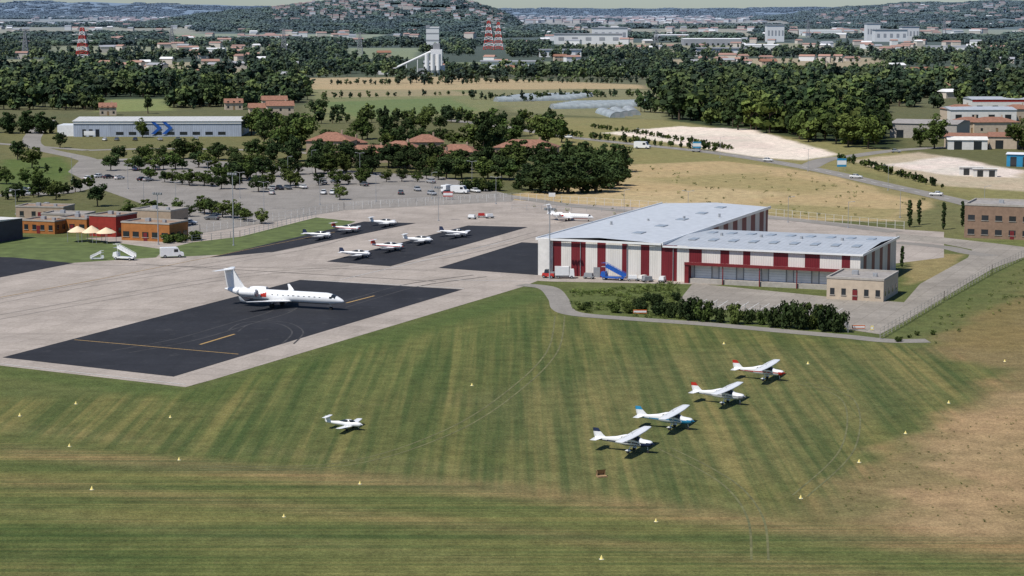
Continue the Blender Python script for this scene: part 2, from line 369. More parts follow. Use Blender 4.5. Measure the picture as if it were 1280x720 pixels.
def sheet(name,pp,z,m,px=True):
    P=[G(*p) for p in pp] if px else pp
    b=MB();b.add([(p[0],p[1],z) for p in P],[tuple(range(len(P)))],0)
    me=b.mesh(name,[m])
    if me.polygons[0].normal.z<0: me.flip_normals()
    return place(me,name)
def spline(P,n=8):
    P=[Vector(p) for p in P];out=[]
    for i in range(len(P)-1):
        a=P[max(i-1,0)];b=P[i];c=P[i+1];d=P[min(i+2,len(P)-1)]
        for k in range(n):
            t=k/n;out.append(.5*((2*b)+(c-a)*t+(2*a-5*b+4*c-d)*t*t+(3*b-a-3*c+d)*t**3))
    out.append(P[-1]);return out
def ribbon(name,pp,w,z,m,px=True,dash=None,off=0,n=8):
    P=spline([G(*p) for p in pp] if px else pp,n);b=MB();L=[];R=[];s=0;acc=[0]
    for i,p in enumerate(P):
        d=(P[min(i+1,len(P)-1)]-P[max(i-1,0)]).normalized();nn=Vector((-d.y,d.x))
        L.append(p+nn*(w/2+off));R.append(p-nn*(w/2-off))
        if i: s+=(P[i]-P[i-1]).length;acc.append(s)
    for i in range(len(P)-1):
        if dash and (acc[i]%(2*dash))>dash: continue
        b.add([(R[i].x,R[i].y,z),(R[i+1].x,R[i+1].y,z),(L[i+1].x,L[i+1].y,z),(L[i].x,L[i].y,z)],[(0,1,2,3)],0)
    return b.obj(name,[m])
def line(name,a,b_,w,z,m): 
    return ribbon(name,[a,b_],w,z,m,n=1)
sheet('apron_concrete',[(-400,420),(-60,449),(0,457),(232,484),(268,474),(655,358),(672,351),(690,352),(900,356),(1180,322),(1180,290),(1130,287),(960,269),(640,250),(430,262),(250,291),(60,300),(-400,300)],.02,apc)
for q in ISL: sheet('grass_island',q,.035,islm)
PADS=[[(3,447),(217,471),(578,362),(375,350)],[(548,335),(672,344),(775,310),(652,303)],[(408,327),(488,333),(660,284),(585,282)],[(262,322),(342,315),(520,279),(455,277)],[(-120,318),(18,322),(92,329),(0,347),(-160,352)]]
for q in PADS: sheet('asphalt_stand',q,.045,asph)
line('taxi_line',(93,425),(298,443),.3,.06,yll);line('taxi_line',(250,431),(293,418),.5,.06,yll);line('taxi_line',(433,379),(468,370),.45,.06,yll)
line('taxi_line',(0,372),(120,350),.25,.06,yll);line('taxi_line',(120,350),(420,290),.2,.06,yll)
line('slab_joint',(170,330),(545,352),.3,.055,blk);line('slab_joint',(85,331),(545,338),.2,.055,blk)
line('white_line',(380,350),(580,361),.3,.058,whl);line('white_line',(0,455),(232,481),.2,.058,whl)
line('white_line',(425,350),(640,300),.2,.058,whl);line('white_line',(560,350),(668,352),.25,.058,whl)
# tyre scuffs on the stand, rubber on the concrete, wheel tracks in the grass
for k,off in enumerate((-2,2)):
    ribbon('tyre_marks',[(150,440),(230,425),(300,405),(345,392),(360,384)],.35,.052,scuff,off=off)
    ribbon('tyre_marks',[(360,430),(372,415),(352,404),(310,404),(290,415)],.3,.0525,scuff,off=off*.5)
    ribbon('tyre_marks',[(420,384),(460,372),(520,356),(600,345)],.35,.0535,scuff,off=off)
    ribbon('tyre_marks',[(-20,400),(120,375),(300,345),(420,335),(560,320),(680,290)],.5,.03,rubber,off=off)
    ribbon('tyre_marks',[(-20,380),(100,358),(240,335),(380,310),(430,295)],.4,.031,rubber,off=off)
for off in (-.9,.9):
    ribbon('wheel_track',[(830,560),(880,585),(920,612),(945,650),(950,700)],.28,.012,track,off=off)
    ribbon('wheel_track',[(700,395),(690,440),(640,490),(560,540),(430,580),(250,585)],.28,.013,track,off=off)
    ribbon('wheel_track',[(1000,478),(1060,500),(1060,560),(1000,620)],.25,.014,track,off=off)
ribbon('service_road',[(650,356),(684,360),(698,374),(703,386),(722,393),(780,398),(880,405),(980,414),(1060,421),(1110,426),(1160,426)],4.2,.034,roadm)
sheet('yard_pavement',[(848,377),(866,354),(1035,371),(1130,378),(1150,355),(1210,322),(1215,312),(1180,305),(1120,299),(1120,292),(1180,297),(1250,305),(1290,310),(1290,318),(1240,336),(1180,372),(1130,402),(1100,418),(1060,412),(1050,402),(950,390),(860,384)],.026,yardm)
for i in range(14):
    x=870+i*13; line('parking_line',(x,383+i*.9),(x+14,374+i*.9),.12,.04,whl)
ribbon('service_road',[(1120,303),(1180,309),(1212,316),(1240,320)],5,.036,roadm)
sheet('car_park_pavement',[(100,200),(200,197),(330,205),(560,222),(645,246),(640,252),(430,263),(250,292),(215,295),(225,272),(130,238),(85,215)],.04,carpk)
MR=[(560,150),(640,160),(700,170),(800,181),(900,192),(1010,210),(1110,232),(1200,252),(1300,278)]
ribbon('main_road',MR,8,.05,roadm)
ribbon('road_centre_line',MR,.25,.06,whl,dash=6,n=14)
ribbon('side_road',[(1010,209),(1030,200),(1060,196),(1120,188),(1200,184),(1300,186)],8,.053,roadm)
ribbon('access_road',[(60,150),(40,180),(110,200),(125,222),(90,238),(40,243),(-60,246)],8,.053,roadm)
ribbon('access_road',[(110,188),(200,186),(330,188),(390,192)],7,.057,roadm)
ribbon('access_road',[(-50,176),(110,188)],6,.061,roadm)
ribbon('access_road',[(430,225),(520,232),(600,240),(640,246),(760,262),(960,272),(1120,290)],6,.056,roadm)
# ---------------- trees ----------------
def make_tree(name,seed,kind,nclump,nl,ls,lm,trunk=True,rnd=.5):
    r=np.random.default_rng(seed);b=MB()
    P={'round':(9,5.2,3.8,3.7,1.35),'tall':(13,7.1,2.6,5.9,1.2),'pine':(11,7.0,4.4,3.9,1.35),'cypress':(9,4.6,.85,4.3,.5),'bush':(2.4,1.15,1.7,1.15,.62),'hedge':(9,4.5,3.4,4.4,1.35)}[kind]
    h,zc,rx,rzz,cr=P
    if trunk:
        top=zc+rzz*.3;b.cyl((0,0,-.2),(.1,.05,zc-rzz*.6),.035*h*.8,.022*h,7,0,False);b.cyl((.1,.05,zc-rzz*.6),(0,.1,top),.022*h,.008*h,6,0,False)
        for i in range(6):
            a=i*1.05+r.random();q=rx*(.5+.3*r.random());b.cyl((.05,.05,zc-rzz*(.6-.12*i)),(q*math.cos(a),q*math.sin(a),zc-rzz*.3+.15*i*rzz),.012*h,.004*h,5,0,False)
    C=[];lop=r.normal(size=3)*.12
    for i in range(nclump):
        d=r.normal(size=3);d/=np.linalg.norm(d);q=(r.random()**.45)*(.66+.5*r.random())*(1+lop@d)
        c=np.array([d[0]*rx*q,d[1]*rx*q,d[2]*rzz*q])
        if kind=='pine': c[2]=abs(c[2])*.9-rzz*.45*(1-abs(q));
        if kind=='cypress': 
            zz=(i+.5)/nclump*2-1;w=math.sqrt(max(0,1-abs(zz)**2.2))*(1-.25*zz);c=np.array([d[0]*rx*.6*w,d[1]*rx*.6*w,zz*rzz*.93])
        C.append(c+[0,0,zc])
    C=np.array(C);n=nclump*nl
    cl=np.repeat(C,nl,0);d=r.normal(size=(n,3));d/=np.linalg.norm(d,axis=1)[:,None]
    rad=cr*(.55+.5*r.random((n,1)))*np.repeat(.6+.7*r.random((nclump,1)),nl,0)
    p=cl+d*rad*[1,1,.8]
    keep=p[:,2]>.05*h*(.5 if kind in('bush','hedge','cypress') else 1.6);p=p[keep];d=d[keep];n=len(p)
    nrm=d+r.normal(size=(n,3))*rnd+[0,0,.25];nrm/=np.linalg.norm(nrm,axis=1)[:,None]
    a=np.cross(nrm,r.normal(size=(n,3)));a/=np.linalg.norm(a,axis=1)[:,None];bb=np.cross(nrm,a)
    s=ls*(.6+.8*r.random((n,1)))
    v=np.stack([p-a*s*.5-bb*s*.35,p+a*s*.35-bb*s*.5,p+a*s*.5+bb*s*.35,p-a*s*.35+bb*s*.5],1).reshape(-1,3)
    tc=np.repeat(.65+.7*r.random(nclump),nl)[keep]*(.75+.5*r.random(n))
    tc=np.repeat(tc,4);
    o=len(b.v);bv=np.array(b.v).reshape(-1,3);bf=[f for f in b.f]
    allv=np.concatenate([bv,v]);q=np.concatenate([np.array(bf,int).reshape(-1,4),np.arange(n*4).reshape(-1,4)+o]) if bf else np.arange(n*4).reshape(-1,4)
    mi=[0]*len(bf)+[1]*n
    me=npmesh(name,allv,q,[bark,lm],False,mi)
    at=me.color_attributes.new('tint','FLOAT_COLOR','POINT');t=np.ones((len(allv),4),np.float32);t[o:,0]=tc*1.04;t[o:,1]=tc;t[o:,2]=tc*.95
    at.data.foreach_set('color',t.ravel());return me,h
K={'round':[make_tree('broadleaf_tree',1,'round',34,52,.5,leaf),make_tree('broadleaf_tree',2,'round',30,52,.5,leaf),make_tree('broadleaf_tree',3,'round',36,50,.5,leafd),make_tree('broadleaf_tree',13,'round',26,52,.5,leafd)],
 'light':[make_tree('broadleaf_tree',4,'round',36,55,.5,leafl)],
 'tall':[make_tree('poplar_tree',5,'tall',36,55,.5,leaf),make_tree('poplar_tree',6,'tall',34,55,.5,leafd)],
 'pine':[make_tree('pine_tree',7,'pine',36,52,.45,leafd),make_tree('pine_tree',8,'pine',30,52,.45,leafd)],
 'cypress':[make_tree('cypress_tree',9,'cypress',34,50,.28,leafd)],
 'bush':[make_tree('bush',10,'bush',22,50,.24,leafd,False),make_tree('bush',11,'bush',20,50,.24,leaf,False)],
 'hedge':[make_tree('hedge_tree',12,'hedge',36,55,.55,leafd)]}
NM={'round':'broadleaf_tree','light':'broadleaf_tree','tall':'poplar_tree','pine':'pine_tree','cypress':'cypress_tree','bush':'bush','hedge':'hedge_tree'}
def tree(x,y,h,kind='round',px=True,w=1.):
    me,hh=random.choice(K[kind]);p=G(x,y) if px else (x,y);s=h/hh
    return place(me,NM[kind],p,random.random()*6.28,None,(s*w*random.uniform(.9,1.15),s*w*random.uniform(.9,1.15),s))
def row(x0,y0,x1,y1,n,h,kind='round',j=1.5,w=1.):
    for i in range(n):
        t=(i+.5)/n;p=G(x0+(x1-x0)*t,y0+(y1-y0)*t)
        if random.random()<.08: continue
        tree(p[0]+random.uniform(-j,j),p[1]+random.uniform(-j,j)*2,h*random.uniform(.7,1.25),kind,False,w)
def scatter(name,pts,scl,coll):
    n=len(pts);me=bpy.data.meshes.new(name);me.vertices.add(n);me.vertices.foreach_set('co',np.asarray(pts,np.float32).ravel())
    a=me.attributes.new('rz','FLOAT','POINT');a.data.foreach_set('value',(rng.random(n)*6.28).astype(np.float32))
    a=me.attributes.new('scl','FLOAT_VECTOR','POINT');a.data.foreach_set('vector',np.asarray(scl,np.float32).ravel())
    o=place(me,name);g=bpy.data.node_groups.new(name,'GeometryNodeTree')
    g.interface.new_socket('Geometry',in_out='INPUT',socket_type='NodeSocketGeometry');g.interface.new_socket('Geometry',in_out='OUTPUT',socket_type='NodeSocketGeometry')
    gi=g.nodes.new('NodeGroupInput');go=g.nodes.new('NodeGroupOutput');ip=g.nodes.new('GeometryNodeInstanceOnPoints');ci=g.nodes.new('GeometryNodeCollectionInfo')
    ci.inputs['Collection'].default_value=coll;ci.inputs['Separate Children'].default_value=True;ci.inputs['Reset Children'].default_value=True
    n1=g.nodes.new('GeometryNodeInputNamedAttribute');n1.data_type='FLOAT';n1.inputs[0].default_value='rz'
    n2=g.nodes.new('GeometryNodeInputNamedAttribute');n2.data_type='FLOAT_VECTOR';n2.inputs[0].default_value='scl'
    cx=g.nodes.new('ShaderNodeCombineXYZ');L=g.links
    L.new(gi.outputs[0],ip.inputs['Points']);L.new(ci.outputs[0],ip.inputs['Instance']);ip.inputs['Pick Instance'].default_value=True
    L.new([s for s in n1.outputs if s.enabled][0],cx.inputs[2]);L.new(cx.outputs[0],ip.inputs['Rotation']);L.new([s for s in n2.outputs if s.enabled][0],ip.inputs['Scale'])
    L.new(ip.outputs[0],go.inputs[0])
    md=o.modifiers.new('scatter','NODES');md.node_group=g;return o
def protos(name,lst):
    c=bpy.data.collections.new(name)
    for i,(me,h) in enumerate(lst):
        o=bpy.data.objects.new(name+'_tree',me);c.objects.link(o)
    return c
WOOD=protos('woodland',[make_tree('wood_tree',21,'round',16,18,1.3,leaf,True,.3),make_tree('wood_tree',22,'round',16,18,1.3,leafd,True,.3),make_tree('wood_tree',23,'tall',16,18,1.2,leafd,True,.3),make_tree('wood_tree',24,'hedge',18,18,1.3,leafd,True,.3),make_tree('wood_tree',25,'round',16,18,1.3,leaf,True,.3),make_tree('wood_tree',26,'round',12,18,1.3,leafl,True,.3),make_tree('wood_tree',27,'hedge',18,18,1.3,leaf,True,.3)])
def grove(seed,lm):
    r=np.random.default_rng(seed);P=[];Nn=[];T=[]
    for i in range(30):
        a=r.random()*6.28;q=26*math.sqrt(r.random());hh=6+6*r.random();R=4+2.5*r.random();t=.6+.7*r.random()
        n=26;d=r.normal(size=(n,3));d[:,2]=np.abs(d[:,2])-.2;d/=np.linalg.norm(d,axis=1)[:,None]
        P.append(np.array([q*math.cos(a),q*math.sin(a),hh-R*.6])+d*R*(.8+.3*r.random((n,1)))*[1,1,.8]);Nn.append(d);T.append(np.full(n,t)*(.8+.4*r.random(n)))
    p=np.concatenate(P);d=np.concatenate(Nn);T=np.concatenate(T);n=len(p)
    nrm=d+r.normal(size=(n,3))*.25;nrm/=np.linalg.norm(nrm,axis=1)[:,None];a=np.cross(nrm,r.normal(size=(n,3)));a/=np.linalg.norm(a,axis=1)[:,None];bb=np.cross(nrm,a);s=3.4*(.6+.8*r.random((n,1)))
    v=np.stack([p-a*s*.5-bb*s*.35,p+a*s*.35-bb*s*.5,p+a*s*.5+bb*s*.35,p-a*s*.35+bb*s*.5],1).reshape(-1,3)
    me=npmesh('grove',v,np.arange(n*4).reshape(-1,4),[lm]);at=me.color_attributes.new('tint','FLOAT_COLOR','POINT');t=np.ones((n*4,4),np.float32);t[:,:3]=np.repeat(T,4)[:,None];at.data.foreach_set('color',t.ravel());return me,12
GROVE=protos('grove',[grove(31,leaf),grove(32,leafd),grove(33,leafd),grove(34,leaf)])
def inpoly(pp,X,Y): return sdpoly([G(*p) for p in pp],X,Y)>0
OPEN=[[(380,98),(560,96),(810,104),(835,150),(600,150),(390,152)],[(380,152),(840,152),(1000,182),(700,205),(380,215)],[(125,122),(210,122),(215,141),(120,142)],
 [(-50,140),(300,140),(310,172),(-50,175)],[(735,152),(850,150),(1060,186),(1060,300),(700,300)],[(1100,132),(1400,150),(1400,300),(1100,190)],
 [(505,84),(560,84),(560,97),(500,97)],[(690,62),(760,62),(800,50),(680,50)],[(960,50),(1140,50),(1140,57),(960,57)],[(595,56),(635,56),(635,74),(590,74)]]+[q for q,c in FIELDS]
def woods(name,pp,dens,hmin,hmax,coll,h0=9.,clus=None,wide=1.):
    P=np.array([G(*p) for p in pp]);mn=P.min(0);mx=P.max(0);n=int((mx-mn).prod()*dens)
    X=mn[0]+rng.random(n)*(mx[0]-mn[0]);Y=mn[1]+rng.random(n)*(mx[1]-mn[1]);k=sdpoly(P,X,Y)>0
    for o in OPEN: k&=~inpoly(o,X,Y)
    if clus:
        cs,th=clus;k&=(wob(X*.6,Y*.5,cs)+wob(X+900,Y*.7,cs*.37)*.5)>th
    X=X[k];Y=Y[k];s=(hmin+(hmax-hmin)*rng.random(len(X))**1.4)/h0;w=s*wide*(.9+.3*rng.random(len(X)))
    scatter(name,np.stack([X,Y,hz(X,Y)],1),np.stack([w,w,s],1),coll)
woods('woodland',[(-250,140),(385,136),(385,96),(-250,93)],.011,7,15,WOOD,clus=(45,-.2))
woods('woodland',[(-250,93),(1500,93),(1500,58),(-250,58)],.0044,5,13,WOOD,clus=(90,-.2))
woods('woodland',[(385,97),(1500,106),(1500,88),(385,90)],.006,6,12,WOOD,clus=(60,-.15))
woods('woodland',[(812,112),(900,104),(1500,106),(1500,150),(1290,140),(1125,135),(1115,182),(1010,180),(832,150)],.011,7,16,WOOD,clus=(30,-.4))
woods('distant_groves',[(-300,58),(1600,58),(1600,27),(-300,27)],.00026,5,11,GROVE,11.,clus=(260,-.3),wide=1.2)
woods('distant_groves',[(-300,27.5),(1600,27.5),(1600,18.5),(-300,18.5)],.00009,6,11,GROVE,11.,clus=(500,-.3),wide=1.9)
n=4200;X=(np.concatenate([rng.uniform(160,640,n//2),rng.uniform(950,1400,n//2)])-640)/F*np.concatenate([np.full(n//2,6500),np.full(n//2,8500)])
Y=np.concatenate([rng.uniform(5600,7000,n//2),rng.uniform(7300,9300,n//2)]);k=(hz(X,Y)>4)&(wob(X,Y,140)>-.45);X=X[k];Y=Y[k]
s=.7+.5*rng.random(len(X));scatter('hill_groves',np.stack([X,Y,hz(X,Y)-1],1),np.stack([s*1.2,s*1.2,s*.7],1),GROVE)
def hedgerow(pp,sp,h,name='hedgerow'):
    P=[Vector(G(*p)) for p in pp];pts=[];sc=[]
    for a,b in zip(P[:-1],P[1:]):
        n=max(1,int((b-a).length/sp))
        for i in range(n):
            if random.random()<.12: continue
            q=a+(b-a)*(i+random.random()*.6)/n;s=h/9*random.uniform(.65,1.25);pts.append((q.x+random.uniform(-.8,.8),q.y+random.uniform(-.8,.8),0));sc.append((s*.9,s*.9,s))
    scatter(name,pts,sc,WOOD)
hedgerow([(385,106),(560,106),(640,103),(800,105)],4,5);hedgerow([(640,124),(760,122)],3,3);hedgerow([(500,104),(600,101)],5,9)
hedgerow([(700,170),(760,176),(900,190)],2.4,3);hedgerow([(585,124),(660,127),(740,121),(830,121)],3.5,5)
hedgerow([(705,190),(750,200),(790,205)],3,4);hedgerow([(390,155),(500,152),(640,155),(700,160)],4,7);hedgerow([(-60,128),(130,138)],4,12);hedgerow([(740,160),(800,168),(915,188)],2,2.2)
hedgerow([(1048,200),(1100,214),(1180,236)],2.2,2.5);hedgerow([(20,218),(80,216)],3,3);hedgerow([(800,140),(900,146),(1010,172)],3,9);hedgerow([(830,135),(890,138),(960,142)],4,12)
hedgerow([(400,146),(500,150),(600,149)],5,7);hedgerow([(110,238),(60,245),(0,250)],3.5,4)
hedgerow([(300,96),(440,97),(560,96)],6,7);hedgerow([(400,124),(560,119),(600,120)],7,4);hedgerow([(60,64),(330,65)],12,8);hedgerow([(720,60),(1040,61)],12,8);hedgerow([(840,79),(1100,78)],9,6);hedgerow([(1130,92),(1300,94)],8,7);hedgerow([(140,86),(300,85)],9,7)
for a in [(350,190,13,'round'),(372,187,14,'round'),(330,180,11,'round'),(482,182,14,'tall'),(500,185,10,'round'),(605,194,19,'tall'),(592,190,14,'round'),(622,192,12,'round'),(612,190,16,'round'),(678,184,15,'tall'),(685,184,13,'round'),(702,178,11,'round'),(690,172,9,'round'),
 (270,130,22,'tall'),(240,130,17,'hedge'),(255,131,19,'tall'),(262,133,15,'round'),(185,142,12,'tall'),(905,148,16,'round'),(925,150,18,'light'),(950,152,17,'light'),(970,150,15,'light'),(1000,160,15,'round'),(1030,170,13,'round'),(1060,184,14,'light'),(1085,186,14,'light'),(1045,180,12,'round'),(1095,172,12,'round'),
 (1168,186,13,'round'),(1150,184,9,'round'),(1262,186,12,'tall'),(1278,188,12,'round'),(122,258,7,'round'),(40,210,8,'round'),(22,200,8,'round'),(48,245,7,'round'),(70,250,6,'round'),(178,172,8,'round'),(22,252,6,'round'),(320,160,9,'round'),(75,185,7,'round'),(345,165,10,'tall'),(560,150,8,'round'),(540,148,7,'round'),(425,250,5,'round'),(365,176,12,'hedge'),(380,180,12,'round'),(358,170,11,'tall')]: tree(*a)
for a in [(1137,284,7.5),(1149,281,7),(1179,287,7.5),(1203,283,7)]: tree(a[0],a[1],a[2],'cypress')
for i,(x,y,h) in enumerate([(662,238,8),(676,241,9),(692,242,10),(710,242,10.5),(728,241,11),(745,240,10),(760,236,9),(772,232,8),(700,232,10),(735,228,10),(755,226,9),(668,228,8)]): tree(x,y,h,'hedge',True,1.25)
row(300,224,440,214,12,7,'round',2,1.25);row(430,208,640,214,18,8,'round',3,1.2);row(390,218,600,216,16,6.5,'round',3,1.3);row(320,236,560,224,14,5,'round',3,1.2);row(130,214,330,208,18,5.5,'round',2,1.3);row(150,201,330,198,14,7,'round',3,1.2)
row(180,226,330,240,11,5,'round',1.5,1.3);row(240,266,330,280,8,4.5,'round',1.5,1.2);row(560,222,640,224,8,8,'round',3,1.2);row(580,240,650,236,7,4,'bush',2);row(390,198,600,202,14,6,'round',3,1.2);row(440,176,560,160,9,9,'round',4)
row(620,202,700,214,7,8,'hedge',3);row(640,170,700,168,6,8,'round',3);row(205,304,250,300,6,2.2,'bush',.6);row(150,276,240,270,8,4.5,'round',1,1.3);row(0,230,60,232,5,5,'round',3);row(270,230,330,220,6,6.5,'round',2,1.2);row(700,205,780,215,8,8,'hedge',2)
row(-20,166,80,166,10,10,'hedge',4);row(300,172,390,162,10,10,'round',5);row(395,150,395,140,3,8,'round',4);row(390,184,640,182,14,8,'round',5,1.1);row(330,200,420,204,7,8,'hedge',3)
for x,y,h in [(866,400,4.8),(882,402,4.2),(900,403,3.2),(918,405,4),(935,405,3.2),(952,406,3),(968,409,4.2),(983,410,5.6),(1001,411,5.2),(1018,411,4.9),(1034,414,5.4),(1047,415,4.2)]: tree(x,y,h,'bush',True,.62)
row(800,392,860,398,6,2.6,'bush',1,.8);row(725,386,830,372,6,1.4,'bush',3);row(760,394,840,374,8,1.8,'bush',2.5);row(1120,335,1135,330,4,4.2,'cypress',.8);row(925,400,1050,410,10,1.4,'bush',1)
row(1108,428,1180,418,5,.8,'bush',1.5)
TUFT=protos('weed_tuft',[make_tree('weed',41,'bush',6,14,.35,leaf,False),make_tree('weed',42,'bush',6,14,.3,leafl,False)])
pts=[];sc=[]
def tuftzone(pp,n,h):
    P=np.array([G(*p) for p in pp]);mn=P.min(0);mx=P.max(0);X=rng.uniform(mn[0],mx[0],n);Y=rng.uniform(mn[1],mx[1],n);k=(sdpoly(P,X,Y)>0)&(wob(X,Y,4)>-.2)
    for x,y in zip(X[k],Y[k]): s=h*random.uniform(.5,1.3)/2.4;pts.append((x,y,-.02));sc.append((s*1.3,s*1.3,s))
tuftzone([(715,364),(850,354),(850,378),(860,392),(860,400),(735,394),(712,385)],900,.6)
tuftzone([(1290,330),(1150,412),(1170,432),(1290,372)],500,.5);tuftzone([(640,268),(780,208),(1000,216),(1160,250),(1130,272)],260,.7)
tuftzone([(1290,660),(1020,650),(1080,590),(1180,520),(1290,480)],600,.2)
scatter('weeds',pts,sc,TUFT)
# ---------------- hangar ----------------
O=G(675,343);hg=empty('aircraft_hangar',O,AZ)
HH=8.0
def strip_wall(name,x0,x1,z0,z1,reds,y=0,axis=0,mats=(hang_w,hang_r)):
    b=MB();e=sorted(set([x0,x1]+[min(max(v,x0),x1) for r in reds for v in r]))
    for a,c in zip(e[:-1],e[1:]):
        mid=(a+c)/2;isr=any(r[0]<=mid<=r[1] for r in reds)
        if axis==0: b.box(a,c,y,y+.25,z0,z1,1 if isr else 0)
        else: b.box(y-.25,y,a,c,z0,z1,1 if isr else 0)
    return b.obj(name,list(mats),parent=hg)
def pxm(x): return (x-675)*71.0/400.
reds=[(pxm(a),pxm(b_)) for a,b_ in [(692,703),(716,735),(750,761),(782,789),(806,817),(832,852),(867,883),(906,917),(934,943),(971,989),(1009,1027),(1053,1063)]]
strip_wall('front_wall',2.6,33.7,0,HH-.3,reds)
strip_wall('dock_upper_wall',33.7,71,4.3,HH-.7,reds)
b=MB();b.box(0,2.6,-1.2,1,0,HH+.1,0);b.box(0,.3,1,88,0,HH-.2,0);b.box(.3,27.4,87.7,88,0,HH-.2,0);b.obj('end_pier_and_walls',[white2],parent=hg)
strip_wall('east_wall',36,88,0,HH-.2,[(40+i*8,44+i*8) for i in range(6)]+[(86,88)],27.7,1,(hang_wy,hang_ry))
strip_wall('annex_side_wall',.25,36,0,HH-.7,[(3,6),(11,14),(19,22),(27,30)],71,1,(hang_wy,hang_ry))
b=MB();b.box(28,71,36,36.25,0,HH-.7,0);b.obj('annex_rear_wall',[white2],parent=hg)
b=MB()
b.add([(-.4,-.5,HH),(14,-.5,HH+.7),(28,-.5,HH+.05),(28,88.5,HH+.05),(14,88.5,HH+.7),(-.4,88.5,HH)],[(0,1,4,5),(1,2,3,4)],0)
b.obj('main_roof',[roofm2],parent=hg)
b=MB();b.add([(28.1,-.3,HH-.45),(71.4,-.3,HH-.45),(71.4,18,HH+.25),(28.1,18,HH+.25),(28.1,36.5,HH-.5),(71.4,36.5,HH-.5)],[(0,1,2,3),(3,2,5,4)],0);b.obj('annex_roof',[roofm],parent=hg)
b=MB()
for i in range(9): b.box(31+i*4.5,32.6+i*4.5,9,13,HH-.03,HH+.14,0)
for i in range(9): b.box(31+i*4.5,32.6+i*4.5,23,27,HH-.1,HH+.14,0)
for i in range(5): b.box(17,19.2,12+i*16,16+i*16,HH+.5,HH+.64,0)
b.obj('roof_skylights',[skyl],parent=hg)
b=MB()
b.box(-.5,28,-.75,-.52,HH-.3,HH+.15,0);b.box(-.75,-.505,-.75,88.7,HH-.35,HH+.25,0);b.box(28.02,28.3,-.3,88.7,HH-.35,HH+.3,0);b.box(28.3,71.6,-.55,-.305,HH-.75,HH-.38,0);b.box(71.42,71.65,-.3,36.6,HH-.8,HH-.3,0)
b.obj('fascia',[white],parent=hg)
b=MB()
for i in range(4): b.cyl((6+i*6,30+i*9,HH+.2),(6+i*6,30+i*9,HH+1.1),.3,.3,8,0)
for i in range(4): b.cyl((36+i*9,18,HH+.2),(36+i*9,18,HH+.8),.35,.35,8,0)
b.obj('roof_vents',[galv],parent=hg)
b=MB();b.box(33.7,67.4,-.02,.25,1.0,4.3,0);b.obj('dock_back_wall',[white2],parent=hg)
b=MB();b.box(33.7,67.4,-2.0,-.05,4.0,4.3,0);b.box(33.7,67.4,-2.15,-2.003,3.9,4.5,0);b.box(33.7,34.6,-1.98,-.05,0,3.98,0)
for i in range(1,5): b.box(34+i*8,34.2+i*8,-1.9,-1.7,0,3.98,0)
b.obj('dock_canopy',[dred],parent=hg)
b=MB();b.box(34.65,67.4,-1.5,-.05,0,1.0,0);b.obj('dock_platform',[concr],parent=hg)
b=MB()
for i in range(6):
    x=35.5+i*5.4
    b.box(x,x+3.6,-.12,-.03,1.02,3.7,0)
    for k in range(1,5): b.box(x,x+3.6,-.14,-.125,1.02+k*.53,1.05+k*.53,1)
    b.box(x-.2,x-.02,-.2,-.03,1.02,3.8,1);b.box(x+3.62,x+3.8,-.2,-.03,1.02,3.8,1)
b.obj('dock_doors',[white,grey],parent=hg)
b=MB();b.box(12.5,14.0,-.08,-.01,0,2.2,0);b.box(6,7,-.08,-.01,0,2.1,0);b.obj('hangar_doors',[grey],parent=hg)
b=MB();
for x in (9.5,20.2,30.6): b.cyl((x,-.18,0),(x,-.18,HH-.3),.08,.08,6,0)
b.obj('downpipes',[galv],parent=hg)
def windows(b,x0,x1,y,z0,z1,n,w,m,axis=0,sgn=-1):
    for i in range(n):
        c=x0+(x1-x0)*(i+.5)/n
        if axis==0: b.box(c-w/2,c+w/2,min(y,y+sgn*.04),max(y,y+sgn*.04),z0,z1,m)
        else: b.box(min(y,y+sgn*.04),max(y,y+sgn*.04),c-w/2,c+w/2,z0,z1,m)
def block(name,loc,rz,w,d,h,wallm,roofm_,wn=6,storeys=1,ww=1.2,wd=3,par=.4,door=True,sh=3.0):
    e=empty(name,loc,rz);b=MB();b.box(0,w,0,d,0,h,0);b.obj('walls',[wallm],parent=e)
    b=MB();b.box(.25,w-.25,.25,d-.25,h+.01,h+.06,0);b.obj('roof',[roofm_],parent=e)
    b=MB();t=.25;b.box(-.1,w+.1,-.1,t,h+.003,h+par,0);b.box(-.1,w+.1,d-t,d+.1,h+.003,h+par,0);b.box(-.1,t-.003,t+.002,d-t-.002,h+.003,h+par,0);b.box(w-t+.003,w+.1,t+.002,d-t-.002,h+.003,h+par,0);b.obj('parapet',[concr],parent=e)
    b=MB()
    for s in range(storeys):
        z=1.0+s*sh;windows(b,0,w,-.003,z,z+1.3,wn,ww,0);windows(b,0,d,w+.003,z,z+1.3,wd,ww,0,1,1);windows(b,0,d,-.003,z,z+1.3,wd,ww,0,1,-1)
    b.obj('windows',[glass],parent=e)
    b=MB()
    for s in range(storeys):
        z=1.0+s*sh
        for i in range(wn):
            c=w*(i+.5)/wn;b.box(c-ww/2-.1,c+ww/2+.1,-.14,-.002,z-.14,z-.02,0)
    b.obj('sills',[concr],parent=e)
    if door: 
        b=MB();b.box(w*.5-.5,w*.5+.5,-.09,-.05,0,2.1,0);b.obj('door',[dred],parent=e)
    b=MB();b.box(w*.3,w*.3+1.2,d*.5,d*.5+1,h+.07,h+.9,0);b.box(w*.7,w*.7+.8,d*.4,d*.4+.8,h+.07,h+.7,0);b.obj('roof_units',[galv],parent=e)
    return e
def L2W(u,v): return (O[0]+u*U[0]+v*V[0],O[1]+u*U[1]+v*V[1])
block('site_office',L2W(67.5,-14.6),AZ,11.5,14.2,4.2,stucco2,roofgrey,5,1,.9,4)
block('brick_office_building',G(1205,297),AZ,24,16,8.3,brick,roofgrey,7,2,1.7,4,.5,True,3.6)
